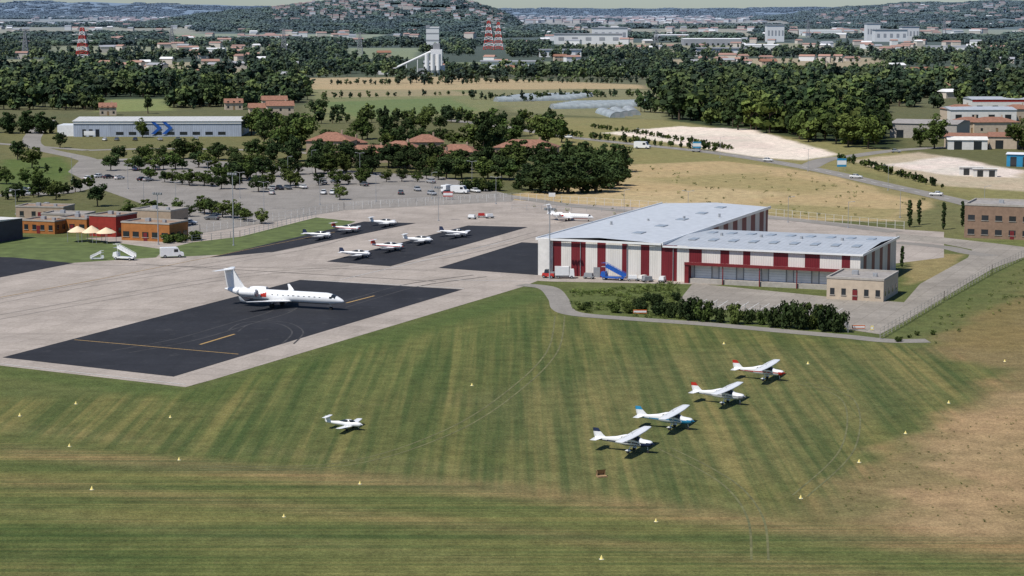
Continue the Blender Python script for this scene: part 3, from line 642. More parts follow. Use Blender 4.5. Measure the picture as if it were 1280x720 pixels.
# ---------------- houses and buildings ----------------
def house(name,loc,rz,w,d,h,rh,wallm=stucco,rm=terra,wn=4,hip=True,st=1):
    e=empty(name,loc,rz);b=MB();b.box(-w/2,w/2,-d/2,d/2,0,h,0)
    o=.5;k=d/2 if hip else 0
    b.obj('walls',[wallm],parent=e);b=MB()
    b.add([(-w/2-o,-d/2-o,h-.02),(w/2+o,-d/2-o,h-.02),(w/2+o,d/2+o,h-.02),(-w/2-o,d/2+o,h-.02),(-w/2-(o if not hip else 0)+k,0,h+rh),(w/2+(o if not hip else 0)-k,0,h+rh)],[(0,1,5,4),(2,3,4,5),(1,2,5),(3,0,4),(0,3,2,1)],0)
    b.obj('roof',[rm],parent=e);b=MB()
    for s in range(st):
        z=1+s*2.8;windows(b,-w/2,w/2,-d/2-.003,z,z+1.3,wn,1.1,0);windows(b,-d/2,d/2,w/2+.003,z,z+1.3,3,1,0,1,1)
    b.obj('windows',[glass],parent=e);b=MB();b.box(-.5,.5,-d/2-.08,-d/2-.045,0,2.1,0);b.obj('door',[timber],parent=e)
    b=MB();b.box(w*.2,w*.2+.7,.4,1.1,h+.2,h+rh+.8,0);b.obj('chimney',[wallm],parent=e);return e
for x,y,w,d,h,rh,rz in [(415,192,18,14,5.5,3.2,0),(462,202,20,11,3.8,2.6,.1),(500,198,14,10,4.4,2.5,-.3),(532,192,14,11,5,2.8,.2),(572,201,16,10,3.8,2.6,-.1),(552,204,10,9,3,2.2,.5),(658,198,24,13,4.6,2.8,-.05),(520,207,12,8,3,2,.1),(440,190,10,9,4,2.2,.6)]:
    house('villa_house',G(x,y),rz+AZ*.3,w,d,h,rh,stucco,terra)
for x,y,w,d,h in [(330,146,16,9,5),(350,147,14,9,6.5),(343,138,14,9,6),(135,144,9,7,4.5),(292,137,10,8,4),(634,92,12,8,5),(700,76,14,8,5),(905,90,14,9,5),(200,90,12,9,5),(480,72,16,9,6),(1150,96,16,9,6),(960,84,16,9,6),(1190,94,12,8,5)]:
    house('farm_house',G(x,y),.2,w,d,h,2.4,stucco2,terra,3,False,2)
for x,y,w,d,h in [(1200,150,18,12,6),(1240,165,22,14,5),(1225,118,16,10,6),(985,118,14,10,5),(1015,115,12,9,5),(1235,112,14,9,5),(1270,150,16,12,6),(1210,165,16,12,5)]:
    house('farm_house',G(x,y),.1,w,d,h,2.2,stucco2,terra,3,True,1)
wp=G(92,171);we=empty('white_warehouse',wp,.03);b=MB();b.box(0,76,0,38,0,7,0);b.obj('walls',[Mrib('blue_grey_cladding',(.42,.47,.56),.1,1.0)],parent=we)
b=MB();b.add([(-.6,-.6,7.02),(76.6,-.6,7.02),(76.6,19,8.2),(-.6,19,8.2),(-.6,38.6,7.02),(76.6,38.6,7.02)],[(0,1,2,3),(3,2,5,4)],0);b.obj('roof',[Mrib('pale_roof',(.6,.6,.58),.1,1.5,bs=.2)],parent=we)
b=MB();b.box(0,76,-.3,-.02,5.9,6.95,0);b.box(-8,-.02,4,20,0,5,0);b.obj('fascia',[white],parent=we)
b=MB()
for i in range(3): b.box(4+i*3,5.6+i*3,-.1,-.02,0,3.4,0)
windows(b,18,70,-.003,.8,2.2,9,3.4,0);b.obj('windows',[glass],parent=we)
b=MB()
for i in range(2):
    x=35+i*5;b.add([(x,-.36,1.2),(x+1.8,-.36,1.2),(x+5,-.36,4),(x+1.8,-.36,6.8),(x,-.36,6.8),(x+3.2,-.36,4)],[(0,1,2,5),(5,2,3,4)],0)
b.obj('blue_chevron_sign',[blue],parent=we)
def shed(name,loc,rz,w,d,h,wm,rm,rh=1.2,stripe=None):
    e=empty(name,loc,rz);b=MB();b.box(0,w,0,d,0,h,0);b.obj('walls',[wm],parent=e);b=MB()
    b.add([(-.4,-.4,h+.01),(w+.4,-.4,h+.01),(w+.4,d/2,h+rh),(-.4,d/2,h+rh),(-.4,d+.4,h+.01),(w+.4,d+.4,h+.01)],[(0,1,2,3),(3,2,5,4),(1,5,2),(0,3,4)],0);b.obj('roof',[rm],parent=e);b=MB()
    n=max(2,int(w/8))
    for i in range(n): x=w*(i+.3)/n;b.box(x,x+min(3.2,w/n*.5),-.06,-.01,0,min(3.6,h-.5),0)
    if stripe: b.box(0,w,-.12,-.01,h-1.2,h-.1,1)
    b.obj('doors_and_trim',[glass,stripe or grey],parent=e);return e
shed('industrial_shed',G(1112,172),AZ,30,34,6.5,concr,roofgrey);shed('industrial_shed',G(1188,152),.0,34,26,6,white2,roofm);shed('industrial_shed',G(1180,184),AZ,28,18,4.5,stucco2,terra)
shed('industrial_shed',G(1236,186),-.2,26,18,5,stucco2,terra,1.5);shed('industrial_shed',G(1215,140),.0,44,24,7,white2,roofm,1.2,red);shed('industrial_shed',G(1185,187),-.1,16,10,4,white2,white2)
shed('industrial_shed',G(975,122),0,26,18,5,white2,white2);shed('industrial_shed',G(820,50),0,60,50,9,white_far,white_far);shed('industrial_shed',G(270,31),0,120,90,12,white_far,white_far);shed('industrial_shed',G(855,57),0,90,60,10,grey_far,white_far)
shed('industrial_shed',G(930,64),0,50,30,8,white_far,white_far);shed('industrial_shed',G(1160,66),0,60,30,8,white_far,grey_far);shed('industrial_shed',G(240,68),0,40,24,7,white_far,white_far);shed('industrial_shed',G(1000,44),0,90,50,10,white_far,white_far);shed('industrial_shed',G(300,51),0,70,40,9,white_far,terra_far)
shed('glass_pavilion',G(1258,208),AZ,9,7,4.5,lblue,white,.6)
for x,y in [(1200,219),(1217,221)]: shed('site_cabin',G(x,y),-.1,8,2.6,2.8,white2,white2,.1)
shed('terminal_building',G(-105,306),AZ,16,22,5.2,darkwall,white2,.5,white2)
block('flat_roof_annexe',G(28,291),AZ,10,8,3.2,ochre,roofrust,4,1)
block('flat_roof_annexe',G(52,284),AZ*.5,12,8,3.4,stucco2,roofgrey,4,1)
block('flat_roof_annexe',G(20,274),AZ*.5,14,8,3.4,stucco,roofrust,4,1)
block('red_restaurant',G(112,295),AZ,8,10,5.2,redwall,roofrust,2,1)
block('ochre_restaurant',G(152,300),AZ,14,9,4.4,ochre,roofrust,5,1,1.8)
block('ochre_restaurant',G(72,290),AZ,9,8,3.6,ochre,roofrust,3,1,1.6)
block('ochre_restaurant',G(165,284),AZ,12,9,4.6,stucco,roofgrey,4,1,1.4)
tp=G(115,303);b=MB()
for k,(dx,dy) in enumerate([(-4.2,0),(0,0),(4.2,0)]):
    ring=[(dx+2.3*math.cos(a*math.pi/4),dy+3*math.sin(a*math.pi/4),2.6) for a in range(8)];mid=[(dx+1.5*math.cos(a*math.pi/4),dy+1.9*math.sin(a*math.pi/4),3.2) for a in range(8)];top=[(dx+.15*math.cos(a*math.pi/4),dy+.15*math.sin(a*math.pi/4),4.2-.3*abs(k-1)) for a in range(8)]
    b.loft([ring,mid,top],0)
    for a in (1,3,5,7): b.cyl((dx+2.2*math.cos(a*math.pi/4),dy+2.9*math.sin(a*math.pi/4),0),(dx+2.2*math.cos(a*math.pi/4),dy+2.9*math.sin(a*math.pi/4),2.6),.06,.06,6,1)
b.obj('canopy_tent',[cream,galv],(tp[0],tp[1],0),AZ)
# ---------------- greenhouses ----------------
def tunnel():
    b=MB();n=10;R=4.0;rings=[[(R*math.cos(math.pi*i/n),y,3.0*math.sin(math.pi*i/n)) for i in range(n+1)] for y in np.linspace(0,50,26)]
    for i in range(25):
        b.add(rings[i]+rings[i+1],[(j,j+1,n+2+j,n+1+j) for j in range(n)],0,True)
    b.add(rings[0],[tuple(range(n+1))],0);b.add(rings[-1],[tuple(range(n+1))],0)
    for y in np.linspace(0,50,11):
        for j in range(n):
            a=math.pi*j/n;c=math.pi*(j+1)/n;b.cyl((R*1.01*math.cos(a),y,3.05*math.sin(a)),(R*1.01*math.cos(c),y,3.05*math.sin(c)),.1,.1,4,1,False)
    b.box(-1.2,1.2,-.06,-.01,0,2.3,1);return b.mesh('greenhouse_tunnel',[poly_,galv])
tm=tunnel()
for i in range(5): 
    p=G(620+i*8,127-i*.6);place(tm,'greenhouse_tunnel',(p[0],p[1]+i*6),-1.15)
for i in range(3): 
    p=G(772+i*10,147-i*1.5);place(tm,'greenhouse_tunnel',p,.12-.06*i)
for i in range(4):
    p=G(690+i*8,136-i*.6);place(tm,'greenhouse_tunnel',(p[0],p[1]+i*7),-1.2)
# ---------------- distant towns, plant, pylons ----------------
def town(name,spec):
    b=MB()
    for px_,py_,n,sx,sy,sc in spec:
        for i in range(n):
            p=G(px_+random.uniform(-sx,sx),py_+random.uniform(-sy,sy));w=random.uniform(9,20)*sc;d=random.uniform(8,13)*sc;h=random.uniform(4,8)*sc
            z=float(hz(p[0],p[1]));a=random.uniform(-.5,.5);c=math.cos(a);s_=math.sin(a)
            T=lambda q:(p[0]+q[0]*c-q[1]*s_,p[1]+q[0]*s_+q[1]*c,z+q[2])
            wm=random.choice([0,0,2]);rm=random.choice([1,1,1,2,3])
            b.add([T(q) for q in [(-w/2,-d/2,-3),(w/2,-d/2,-3),(w/2,d/2,-3),(-w/2,d/2,-3),(-w/2,-d/2,h),(w/2,-d/2,h),(w/2,d/2,h),(-w/2,d/2,h)]],[(0,1,5,4),(1,2,6,5),(2,3,7,6),(3,0,4,7)],wm)
            b.add([T(q) for q in [(-w/2-.5,-d/2-.5,h),(w/2+.5,-d/2-.5,h),(w/2+.5,d/2+.5,h),(-w/2-.5,d/2+.5,h),(-w/2,0,h+2*sc),(w/2,0,h+2*sc)]],[(0,1,5,4),(2,3,4,5),(1,2,5),(3,0,4)],rm)
    return b.obj(name,[wall_far,terra_far,white_far,grey_far])
town('distant_town',[(220,27,90,75,3,1.6),(450,25,110,110,3.5,1.4),(560,29,40,40,3,1.3),(760,24,170,130,1.6,1.8),(1150,23,130,130,2.5,1.6),(860,27,80,80,1,1.6),(100,24,40,60,2,1.5),(700,28,50,60,1.2,1.5),(850,30,40,110,1.5,1.4),(1150,31,40,130,2,1.4),(60,31,25,90,2,1.4)])
town('scattered_houses',[(640,70,45,640,22,1.0),(1200,112,14,80,12,.9),(200,100,8,180,10,.9),(560,48,45,500,8,1.2),(870,60,20,170,6,1.0),(250,64,15,120,5,1.0),(1150,62,20,80,5,1.0),(960,79,12,110,4,.9),(350,47,20,120,4,1.2),(820,41,28,120,4,1.3),(1140,42,28,150,4,1.3),(120,38,20,140,3,1.3),(210,86,6,80,5,.9)])
def onhill(px_,Y):
    X=(px_-640)/F*Y;return X,Y,float(hz(X,Y))
b=MB()
for i,(px_,Y,w,h) in enumerate([(565,6350,40,20),(578,6353,30,28),(588,6356,22,16),(548,6359,30,12)]):
    x,yy,z=onhill(px_,Y);b.box(x-w/2,x+w/2,yy,yy+30,z-5,z+h,0)
    for k in range(4): b.box(x-w/2+k*w/4+.2,x-w/2+k*w/4+w/8,yy+.2,yy+4,z+h+.1,z+h+3,0)
b.obj('hill_castle',[wall_far])
b=MB()
for i in range(170):
    x,yy,z=onhill(random.uniform(340,625),random.uniform(5700,6250));w=random.uniform(8,18);h=random.uniform(5,8);b.box(x,x+w,yy,yy+10,z-4,z+h+6,random.choice([0,0,2]));b.box(x-.5,x+w+.5,yy-.5,yy+10.5,z+h+6.01,z+h+7.5,1,1,2)
for i in range(80):
    x,yy,z=onhill(random.uniform(1010,1290),random.uniform(7450,8000));w=random.uniform(10,22);h=random.uniform(5,8);b.box(x,x+w,yy,yy+10,z-4,z+h+6,random.choice([0,0,2]));b.box(x-.5,x+w+.5,yy-.5,yy+10.5,z+h+6.01,z+h+7.5,1,1,2)
b.obj('hillside_village',[wall_far,terra_far,white_far])
cp=G(543,93);e=empty('concrete_plant',cp)
b=MB();b.box(-9,9,-8,8,0,8,0);b.box(-3,7,-6,6,8.01,22,0);b.box(-1,5,-5,5,22.01,27,1);b.box(-14,-9.05,-6,6,0,5,1);b.obj('mixing_tower',[white_far,grey_far],parent=e)
b=MB()
for i in range(3): 
    x=-6+i*5;b.cyl((x,-11,4),(x,-11,18),2.0,2.0,12,0);b.cyl((x,-11,1),(x,-11,4),.6,2.0,12,0)
b.obj('silos',[white_far],parent=e)
b=MB();b.cyl((-42,-2,2),(-3,-2,20),1.0,1.0,6,0)
for t in (.2,.45,.7): 
    x=-42+39*t;b.cyl((x,-4,0),(x,-2,2+18*t),.3,.3,5,0);b.cyl((x,0,0),(x,-2,2+18*t),.3,.3,5,0)
b.box(-50,-38,-6,2,0,3,0);b.obj('conveyor',[white_far],parent=e)
wt=G(541,62);b=MB();b.box(-9,9,-7,7,0,30,0);b.box(-9.5,-4,-7.5,7.5,30.01,34,1);b.box(-3.9,9.5,-7.5,7.5,30.01,32,0);b.box(-9.2,9.2,-7.2,-7.05,12,14,1);b.box(-9.2,9.2,-7.2,-7.05,22,23.5,1);b.obj('grain_silo_tower',[white_far,grey_far],(wt[0],wt[1],0))
for i,(x,y,w,h) in enumerate([(735,55,110,16),(762,52.5,60,24),(708,54,40,12),(968,52,30,28),(1112,52,56,20),(1090,50.5,24,30),(1136,51.2,30,25),(900,70,60,9),(640,85,60,6),(700,71,50,8)]):
    p=G(x,y);b=MB();b.box(-w/2,w/2,-15,15,0,h,0);b.box(-w/2-1,w/2+1,-16,16,h+.05,h+1.2,1)
    for k in range(5): b.box(-w/2+w*(k+.3)/5,-w/2+w*(k+.7)/5,-15.4,-15.1,h*.4,h*.7,1)
    b.obj('factory_building',[white_far,grey_far],(p[0],p[1],0))
def pylon(name,x,y,h,w,mats,arms=True,t=1.):
    p=G(x,y);b=MB();n=9
    for i in range(n):
        z0=h*i/n;z1=h*(i+1)/n;w0=w*(1-.8*i/n)/2;w1=w*(1-.8*(i+1)/n)/2;m=i%2
        c0=[(-w0,-w0,z0),(w0,-w0,z0),(w0,w0,z0),(-w0,w0,z0)];c1=[(-w1,-w1,z1),(w1,-w1,z1),(w1,w1,z1),(-w1,w1,z1)]
        for k in range(4):
            b.cyl(c0[k],c1[k],.32*t,.3*t,4,m,False);b.cyl(c0[k],c1[(k+1)%4],.18*t,.18*t,4,m,False);b.cyl(c0[(k+1)%4],c1[k],.18*t,.18*t,4,m,False);b.cyl(c1[k],c1[(k+1)%4],.2*t,.2*t,4,m,False)
    if arms:
        for z in (h*.62,h*.8,h*.96): b.cyl((-w*.75,0,z),(w*.75,0,z),.3,.3,4,1);b.cyl((-w*.75,0,z),(0,0,z+2.5),.18,.18,4,1);b.cyl((w*.75,0,z),(0,0,z+2.5),.18,.18,4,1)
    return b.obj(name,mats,(p[0],p[1],0))
redf=M('red_steel_far',(.45,.05,.04),.1,1,.7,far=False)
pylon('lattice_mast',104,78,37,15,[redf,white_far],True,1.7);pylon('lattice_mast',611,62,40,15,[redf,white_far],True,2.4);pylon('lattice_mast',623,62,38,13,[redf,white_far],True,2.4)
for x,y,h in [(215,60,32),(1180,50,40),(820,66,30),(355,64,30),(32,72,30),(1010,48,34),(450,70,28)]: pylon('electricity_pylon',x,y,h,8,[grey_far,grey_far])
def cable(x0,y0,h0,x1,y1,h1):
    a=G(x0,y0);c=G(x1,y1);b=MB();pr=None
    for i in range(17):
        t=i/16;q=(a[0]+(c[0]-a[0])*t,a[1]+(c[1]-a[1])*t,h0+(h1-h0)*t-8*4*t*(1-t)*.5)
        if pr: b.cyl(pr,q,.09,.09,4,0,False)
        pr=q
    b.obj('power_cable',[grey_far])
for k in (.62,.8,.96): cable(104,78,37*k,215,60,32*k);cable(104,78,37*k,-200,110,34*k)
# ---------------- aircraft ----------------
def cessna(name,acc,tail=None,low=True):
    b=MB()
    st=[(2.42,1.22,.2,.2),(2.38,1.22,.34,.3),(2.1,1.24,.47,.4),(1.3,1.26,.54,.47),(.95,1.28,.55,.5),(.78,1.34,.55,.56),(.25,1.5,.57,.73),(-.4,1.52,.57,.74),(-1.2,1.5,.55,.72),(-1.9,1.45,.44,.58),(-2.4,1.42,.35,.46),(-3.6,1.40,.22,.32),(-4.8,1.42,.11,.22),(-5.4,1.45,.04,.14)]
    def mf(x,y,z):
        if .33<x<.86 and z>1.52: return 2
        if -.95<x<.3 and 1.55<z<2.0 and abs(y)>.35 and not(-.42<x<-.34): return 2
        if -1.75<x<-1.02 and 1.58<z<1.95: return 2
        if low and x>1.0 and z<1.2: return 1
        if x>1.7 and z<1.4: return 1
        if -4.9<x<1.9 and 1.18<z<1.31: return 1
        if low and -3<x<1 and z<.95: return 1
        return 0
    b.fus(st,28,76,mf,pw=2.5)
    for s in (1,-1):
        b.surf([(.62,0,2.2,1.63,.2),(.62,s*2.6,2.24,1.63,.19),(.45,s*5.3,2.31,1.12,.13),(.3,s*5.5,2.32,.9,.05)],0)
        for a,c in ((.6,2.6),(2.75,5.0)):
            xa=.62-1.63*.72 if c<3 else .55-1.4*.74
            b.add([(xa,s*a,2.285),(xa-.03,s*a,2.285),(xa-.03,s*c,2.31),(xa,s*c,2.31)],[(0,1,2,3)],4)
        b.surf([(-4.35,0,1.45,1.25,.09),(-4.65,s*1.7,1.45,.85,.06)],0)
        b.cyl((.15,s*.52,.92),(.05,s*2.55,2.18),.05,.04,6,0);b.cyl((-.35,s*.4,.85),(-.45,s*1.15,.32),.07,.05,6,0)
        b.cyl((-.45,s*1.08,.21),(-.45,s*1.24,.21),.21,.21,14,3)
        b.add([(-.1,s*1.05,.3),(-.85,s*1.05,.36),(-.85,s*1.27,.36),(-.1,s*1.27,.3),(-.2,s*1.09,.47),(-.6,s*1.09,.5),(-.6,s*1.23,.5),(-.2,s*1.23,.47)],[(0,1,5,4),(1,2,6,5),(2,3,7,6),(3,0,4,7),(4,5,6,7)],0)
    b.surf([(-3.5,1.5,0,1.9,.04),(-4.1,1.78,0,1.42,.07),(-4.6,2.3,0,1.04,.06)],0,True)
    b.surf([(-4.6,2.303,0,1.04,.06),(-4.95,2.76,0,.75,.05)],5,True)
    b.cyl((1.75,0,.9),(1.85,0,.3),.05,.04,6,0);b.cyl((1.85,-.07,.18),(1.85,.07,.18),.18,.18,14,3)
    b.cyl((2.4,0,1.22),(2.72,0,1.22),.17,.02,12,1);b.cyl((-.3,0,2.3),(-.45,0,2.75),.02,.01,5,3)
    b.add([(2.5,-.95,1.05),(2.53,-.95,1.15),(2.56,0,1.3),(2.47,0,1.14),(2.5,.95,1.39),(2.53,.95,1.29)],[(0,1,2,3),(3,2,4,5)],3)
    me=b.mesh(name,[white,acc,glass,black,grey,tail or white]);return me
cs=[(783,567,navy,navy,True),(834,538,lblue,lblue,True),(900,507,grey,red,False),(950,477,red,red,False)]
for x,y,a,t,lo in cs:
    p=G(x+10,y-2);place(cessna('high_wing_light_aircraft',a,t,lo),'high_wing_light_aircraft',p,AZ-.03+random.uniform(-.05,.05),None,1.03)
def lowwing(name,acc,ttail=False):
    b=MB()
    st=[(2.2,.95,.12,.12),(2.1,.95,.3,.26),(1.7,.97,.44,.36),(.9,1.0,.52,.42),(-.2,1.02,.54,.45),(-1.4,1.02,.45,.4),(-2.8,1.05,.25,.27),(-4.3,1.12,.06,.14)]
    b.fus(st,22,50,lambda x,y,z:1 if (.95<z<1.08 and x<1.8) else 0,pw=2.3)
    b.fus([(1.1,1.35,.05,.03),(.7,1.4,.4,.2),(.2,1.45,.46,.3),(-.7,1.45,.44,.28),(-1.5,1.38,.25,.12),(-1.9,1.35,.05,.03)],18,24,lambda x,y,z:2 if not(-.15<x<-.05) and z<1.7 else 0,pw=2.2)
    for s in (1,-1):
        b.surf([(.75,0,.68,1.6,.2),(.7,s*1.2,.74,1.55,.18),(.45,s*4.4,1.02,1.05,.12),(.3,s*4.6,1.04,.8,.05)],0)
        zt=2.0 if ttail else 1.15;b.surf([(-3.55,0,zt,.9,.08),(-3.7,s*1.5,zt,.7,.05)],0)
        b.cyl((.1,s*1.3,.7),(.1,s*1.35,.25),.06,.05,6,0);b.cyl((.1,s*1.28,.2),(.1,s*1.44,.2),.2,.2,12,3)
    b.surf([(-2.9,1.12,0,1.5,.04),(-3.3,1.3,0,1.2,.07),(-3.75,2.08,0,.7,.05)],1,True)
    b.cyl((1.6,0,.7),(1.65,0,.25),.05,.04,6,0);b.cyl((1.65,-.07,.18),(1.65,.07,.18),.18,.18,12,3);b.cyl((2.18,0,.95),(2.45,0,.95),.15,.02,10,1)
    b.add([(2.28,-.85,.8),(2.31,-.85,.9),(2.33,0,1.02),(2.26,0,.88),(2.28,.85,1.1),(2.31,.85,1.0)],[(0,1,2,3),(3,2,4,5)],3)
    return b.mesh(name,[white,acc,glass,black])
lw=[lowwing('low_wing_light_aircraft',navy),lowwing('low_wing_light_aircraft',red,True),lowwing('low_wing_light_aircraft',white,True)]
place(lw[2],'low_wing_light_aircraft',G(437,537),AZ+.05,None,.83)
for i,(x,y,s) in enumerate([(402,299,1.15),(437,291,1.2),(484,283,1.15),(450,323,1.15),(490,314,1.25),(528,305,1.15),(573,297,1.25)]):
    place(lw[i%3],'low_wing_light_aircraft',(*G(x,y),.045),AZ+random.uniform(-.12,.12),None,s)
def jet(name,acc,acc2,L=26.3):
    b=MB()
    st=[(12.9,1.75,.06,.06),(12.75,1.77,.25,.25),(12.2,1.85,.55,.5),(11.3,1.98,.86,.8),(10.2,2.1,1.08,1.05),(9.3,2.15,1.14,1.14),(6,2.15,1.15,1.15),(0,2.15,1.15,1.15),(-6.5,2.15,1.15,1.15),(-8.5,2.3,.98,1.0),(-11,2.65,.6,.62),(-12.6,2.9,.3,.3),(-13.3,3.0,.1,.1)]
    def mf(x,y,z):
        if 10.5<x<11.35 and z>2.28 and abs(y)<.8 : return 2
        if 10.2<x<10.8 and 2.3<z<2.68 and abs(y)>.6: return 2
        if 2.32<z<2.62 and -3.0<x<8.6 and (x%1.15)<.42: return 2
        if z<1.32 and x<10: return 3
        if -4.7<x<-3.4 and 1.85<z<2.7+.3*(x+4) and abs(y)>.5: return 1
        if 1.42<z<1.52 and x<9.5: return 1
        return 0
    b.fus(st,44,210,mf,pw=2.0,smooth=3)
    for s in (1,-1):
        b.surf([(2.8,0,1.35,5.6,.5),(1.6,s*1.3,1.35,4.6,.45),(-.2,s*4.2,1.6,2.7,.3),(-3.0,s*9.6,2.05,1.25,.15),(-3.4,s*9.8,2.3,1.0,.1),(-4.2,s*10.0,3.1,.5,.06)],0)
        b.surf([(-11.3,0,6.9,2.0,.2),(-13.0,s*3.8,6.85,1.05,.1)],0)
        e=[(-4.9,2.75,.62,.62),(-5.1,2.75,.74,.74),(-6.2,2.75,.8,.8),(-8.0,2.75,.72,.72),(-9.1,2.75,.5,.5)];o=len(b.v);b.fus(e,20,20,lambda x,y,z:4 if x>-5.15 or x<-8.6 else 0,pw=2,smooth=1)
        for i in range(o,len(b.v)): v=b.v[i];b.v[i]=(v[0],v[1]+s*2.15,v[2])
        b.cyl((-4.88,s*2.15,2.75),(-4.86,s*2.15,2.75),.5,.5,16,3);b.cyl((-9.1,s*2.15,2.75),(-9.4,s*2.15,2.75),.35,.2,12,3)
        b.box(-8,-5.8,min(s*.9,s*1.5),max(s*.9,s*1.5),2.65,2.85,0)
        b.cyl((-1.6,s*2.0,1.3),(-1.7,s*2.1,.5),.12,.1,8,4)
        for dy in (-.22,.22): b.cyl((-1.7,s*2.1+dy-.12,.42),(-1.7,s*2.1+dy+.12,.42),.42,.42,16,5)
    b.surf([(-7.4,3.0,0,5.2,.1),(-8.9,3.6,0,4.0,.28),(-11.2,6.85,0,2.3,.2),(-10.8,7.05,0,2.8,.05)],0,True)
    b.cyl((10,0,1.2),(10.1,0,.4),.09,.08,8,4)
    for dy in (-.16,.16): b.cyl((10.1,dy-.08,.3),(10.1,dy+.08,.3),.3,.3,14,5)
    return b.mesh(name,[white,acc,glass,acc2,metal,black])
jm=jet('business_jet',red,grey);p=G(356,384);place(jm,'business_jet',(p[0],p[1],.045),AZ)
jm2=jet('small_business_jet',red,red);p=G(713,276);place(jm2,'small_business_jet',(p[0],p[1],.02),AZ+.02,None,(.52,.56,.62))
# ---------------- vehicles ----------------
def wheels(b,xs_,w,r,m):
    for x in xs_:
        for s in (1,-1): b.cyl((x,s*(w-.22),r),(x,s*w,r),r,r,14,m);b.cyl((x,s*w,r),(x,s*(w+.01),r),r*.55,r*.5,10,m+1)
def car(name,L=4.3,Hh=1.46,est=False):
    b=MB();l=L/2
    b.fus([(l,.52,.55,.12),(l-.08,.55,.72,.22),(l-.5,.6,.83,.3),(l-1.3,.66,.86,.34),(0,.68,.87,.36),(-l+.7,.7,.86,.36),(-l+.12,.68,.78,.3),(-l,.66,.65,.2)],20,30,None,0,5,1)
    r=-l+.35 if est else -l+.75
    vs=[(l-1.1,.78,.93),(l-1.1,-.78,.93),(l-1.95,.6,Hh-.04),(l-1.95,-.6,Hh-.04),(r+.45,.6,Hh-.04),(r+.45,-.6,Hh-.04),(r-.1,.74,.95),(r-.1,-.74,.95)]
    b.add(vs,[(0,1,3,2),(4,5,7,6),(0,2,4,6),(1,7,5,3)],1)
    b.box(r+.42,l-1.92,-.6,.6,Hh-.045,Hh+.02,0,.1,.08)
    for s in (1,-1): b.box(0,.1,s*.7-.06,s*.7+.06,.95,Hh-.05,0)
    wheels(b,(l-.85,-l+.8),.86,.31,2)
    for s in (.6,-.6): b.box(l-.1,l+.01,s-.15,s+.15,.58,.72,3);b.box(-l-.01,-l+.08,s-.14,s+.14,.65,.85,4)
    return b.mesh(name,[carm,glass,black,metal,red])
cars=[car('parked_car'),car('parked_car',4.0,1.5,True),car('parked_car',4.5,1.44)]
def van(name,L=5.2,Hh=2.3,bm=white):
    b=MB();l=L/2
    prof2=[(-l,.35),(-l,Hh-.1),(-l+.15,Hh),(l-1.6,Hh),(l-1.3,Hh-.08),(l-.75,1.25),(l-.05,1.05),(l,.4)]
    w=.98;vs=[(x,w,z) for x,z in prof2]+[(x,-w,z) for x,z in prof2];n=len(prof2)
    b.add(vs,[tuple(range(n)),tuple(range(n,2*n))[::-1]]+[(i,n+i,n+(i+1)%n,(i+1)%n) for i in range(n)],0)
    b.add([(l-1.24,.85,Hh-.14),(l-1.24,-.85,Hh-.14),(l-.71,-.88,1.32),(l-.71,.88,1.32)],[(0,1,2,3)],1)
    for s in (1,-1): b.box(l-2.2,l-1.3,min(s*.983,s*.995),max(s*.983,s*.995),1.3,1.95,1)
    wheels(b,(l-.95,-l+1.0),.99,.36,2)
    b.box(l+.002,l+.08,-.9,.9,.4,.62,3);return b.mesh(name,[bm,glass,black,grey])
vm=van('white_van')
def carrow(x0,y0,x1,y1,fill=.8,sp=2.7,hd=None):
    a=Vector(G(x0,y0));c=Vector(G(x1,y1));d=(c-a);n=int(d.length/sp);d.normalize();ang=math.atan2(d.y,d.x)+math.pi/2 if hd is None else hd
    for i in range(n):
        if random.random()<fill:
            p=a+d*(i*sp);place(random.choice(cars),'parked_car',(p.x+random.uniform(-.1,.1),p.y+random.uniform(-.3,.3),.045),ang+(math.pi if random.random()<.4 else 0)+random.uniform(-.03,.03))
carrow(115,222,205,228,.35);carrow(330,238,560,228,.35);carrow(340,243,520,243,.25);carrow(150,214,230,212,.3);carrow(360,233,470,226,.3);carrow(230,282,300,268,.15)
carrow(470,240,560,238,.4);carrow(70,240,20,246,.6);carrow(0,243,60,236,.5);carrow(110,225,150,226,.4);carrow(540,244,610,240,.3);carrow(250,218,330,214,.3);carrow(0,222,30,220,.6);carrow(100,176,180,176,.6);carrow(200,176,280,174,.4);carrow(30,262,90,256,.4)
for x,y,a in [(800,181,-.4),(960,202,-.4),(870,190,2.7),(1070,223,-.4),(710,173,2.8),(1120,191,0),(560,236,0),(1170,245,2.7)]:
    p=G(x,y);place(random.choice(cars),'moving_car',(p[0],p[1],.06),a)
for x,y,a,s in [(803,186,AZ,1.3),(575,242,AZ,1.1),(560,240,1,1),(215,322,.25,1.05)]:
    p=G(x,y);place(vm,'white_van',(p[0],p[1],.04),a,None,s)
b=MB();b.box(-3,1,-1.1,1.1,.9,3.2,0);b.box(1.1,2.6,-1.05,1.05,.5,2.5,1,.15,.05);b.box(-3,2.5,-.9,.9,.5,.88,3);b.box(2.5,2.56,-.8,.8,1.5,2.2,4);wheels(b,(-2.1,1.8),1.08,.42,2)
p=L2W(7.5,-4.2);b.obj('white_truck',[white,white,black,grey,glass],(p[0],p[1],.02),AZ+.4).scale=(.75,.85,.8)
b=MB();b.box(-1.4,1.4,-.7,.7,.4,1.1,0,.1,.1);b.box(-.9,.1,-.6,.6,1.1,1.9,4,.15,.1);b.box(.4,1.3,-.5,.5,1.1,1.35,3);wheels(b,(-.9,.9),.75,.32,2);p=L2W(4.0,-5.0)
b.obj('red_tow_tractor',[red,white,black,grey,glass],(p[0],p[1],.02),AZ)
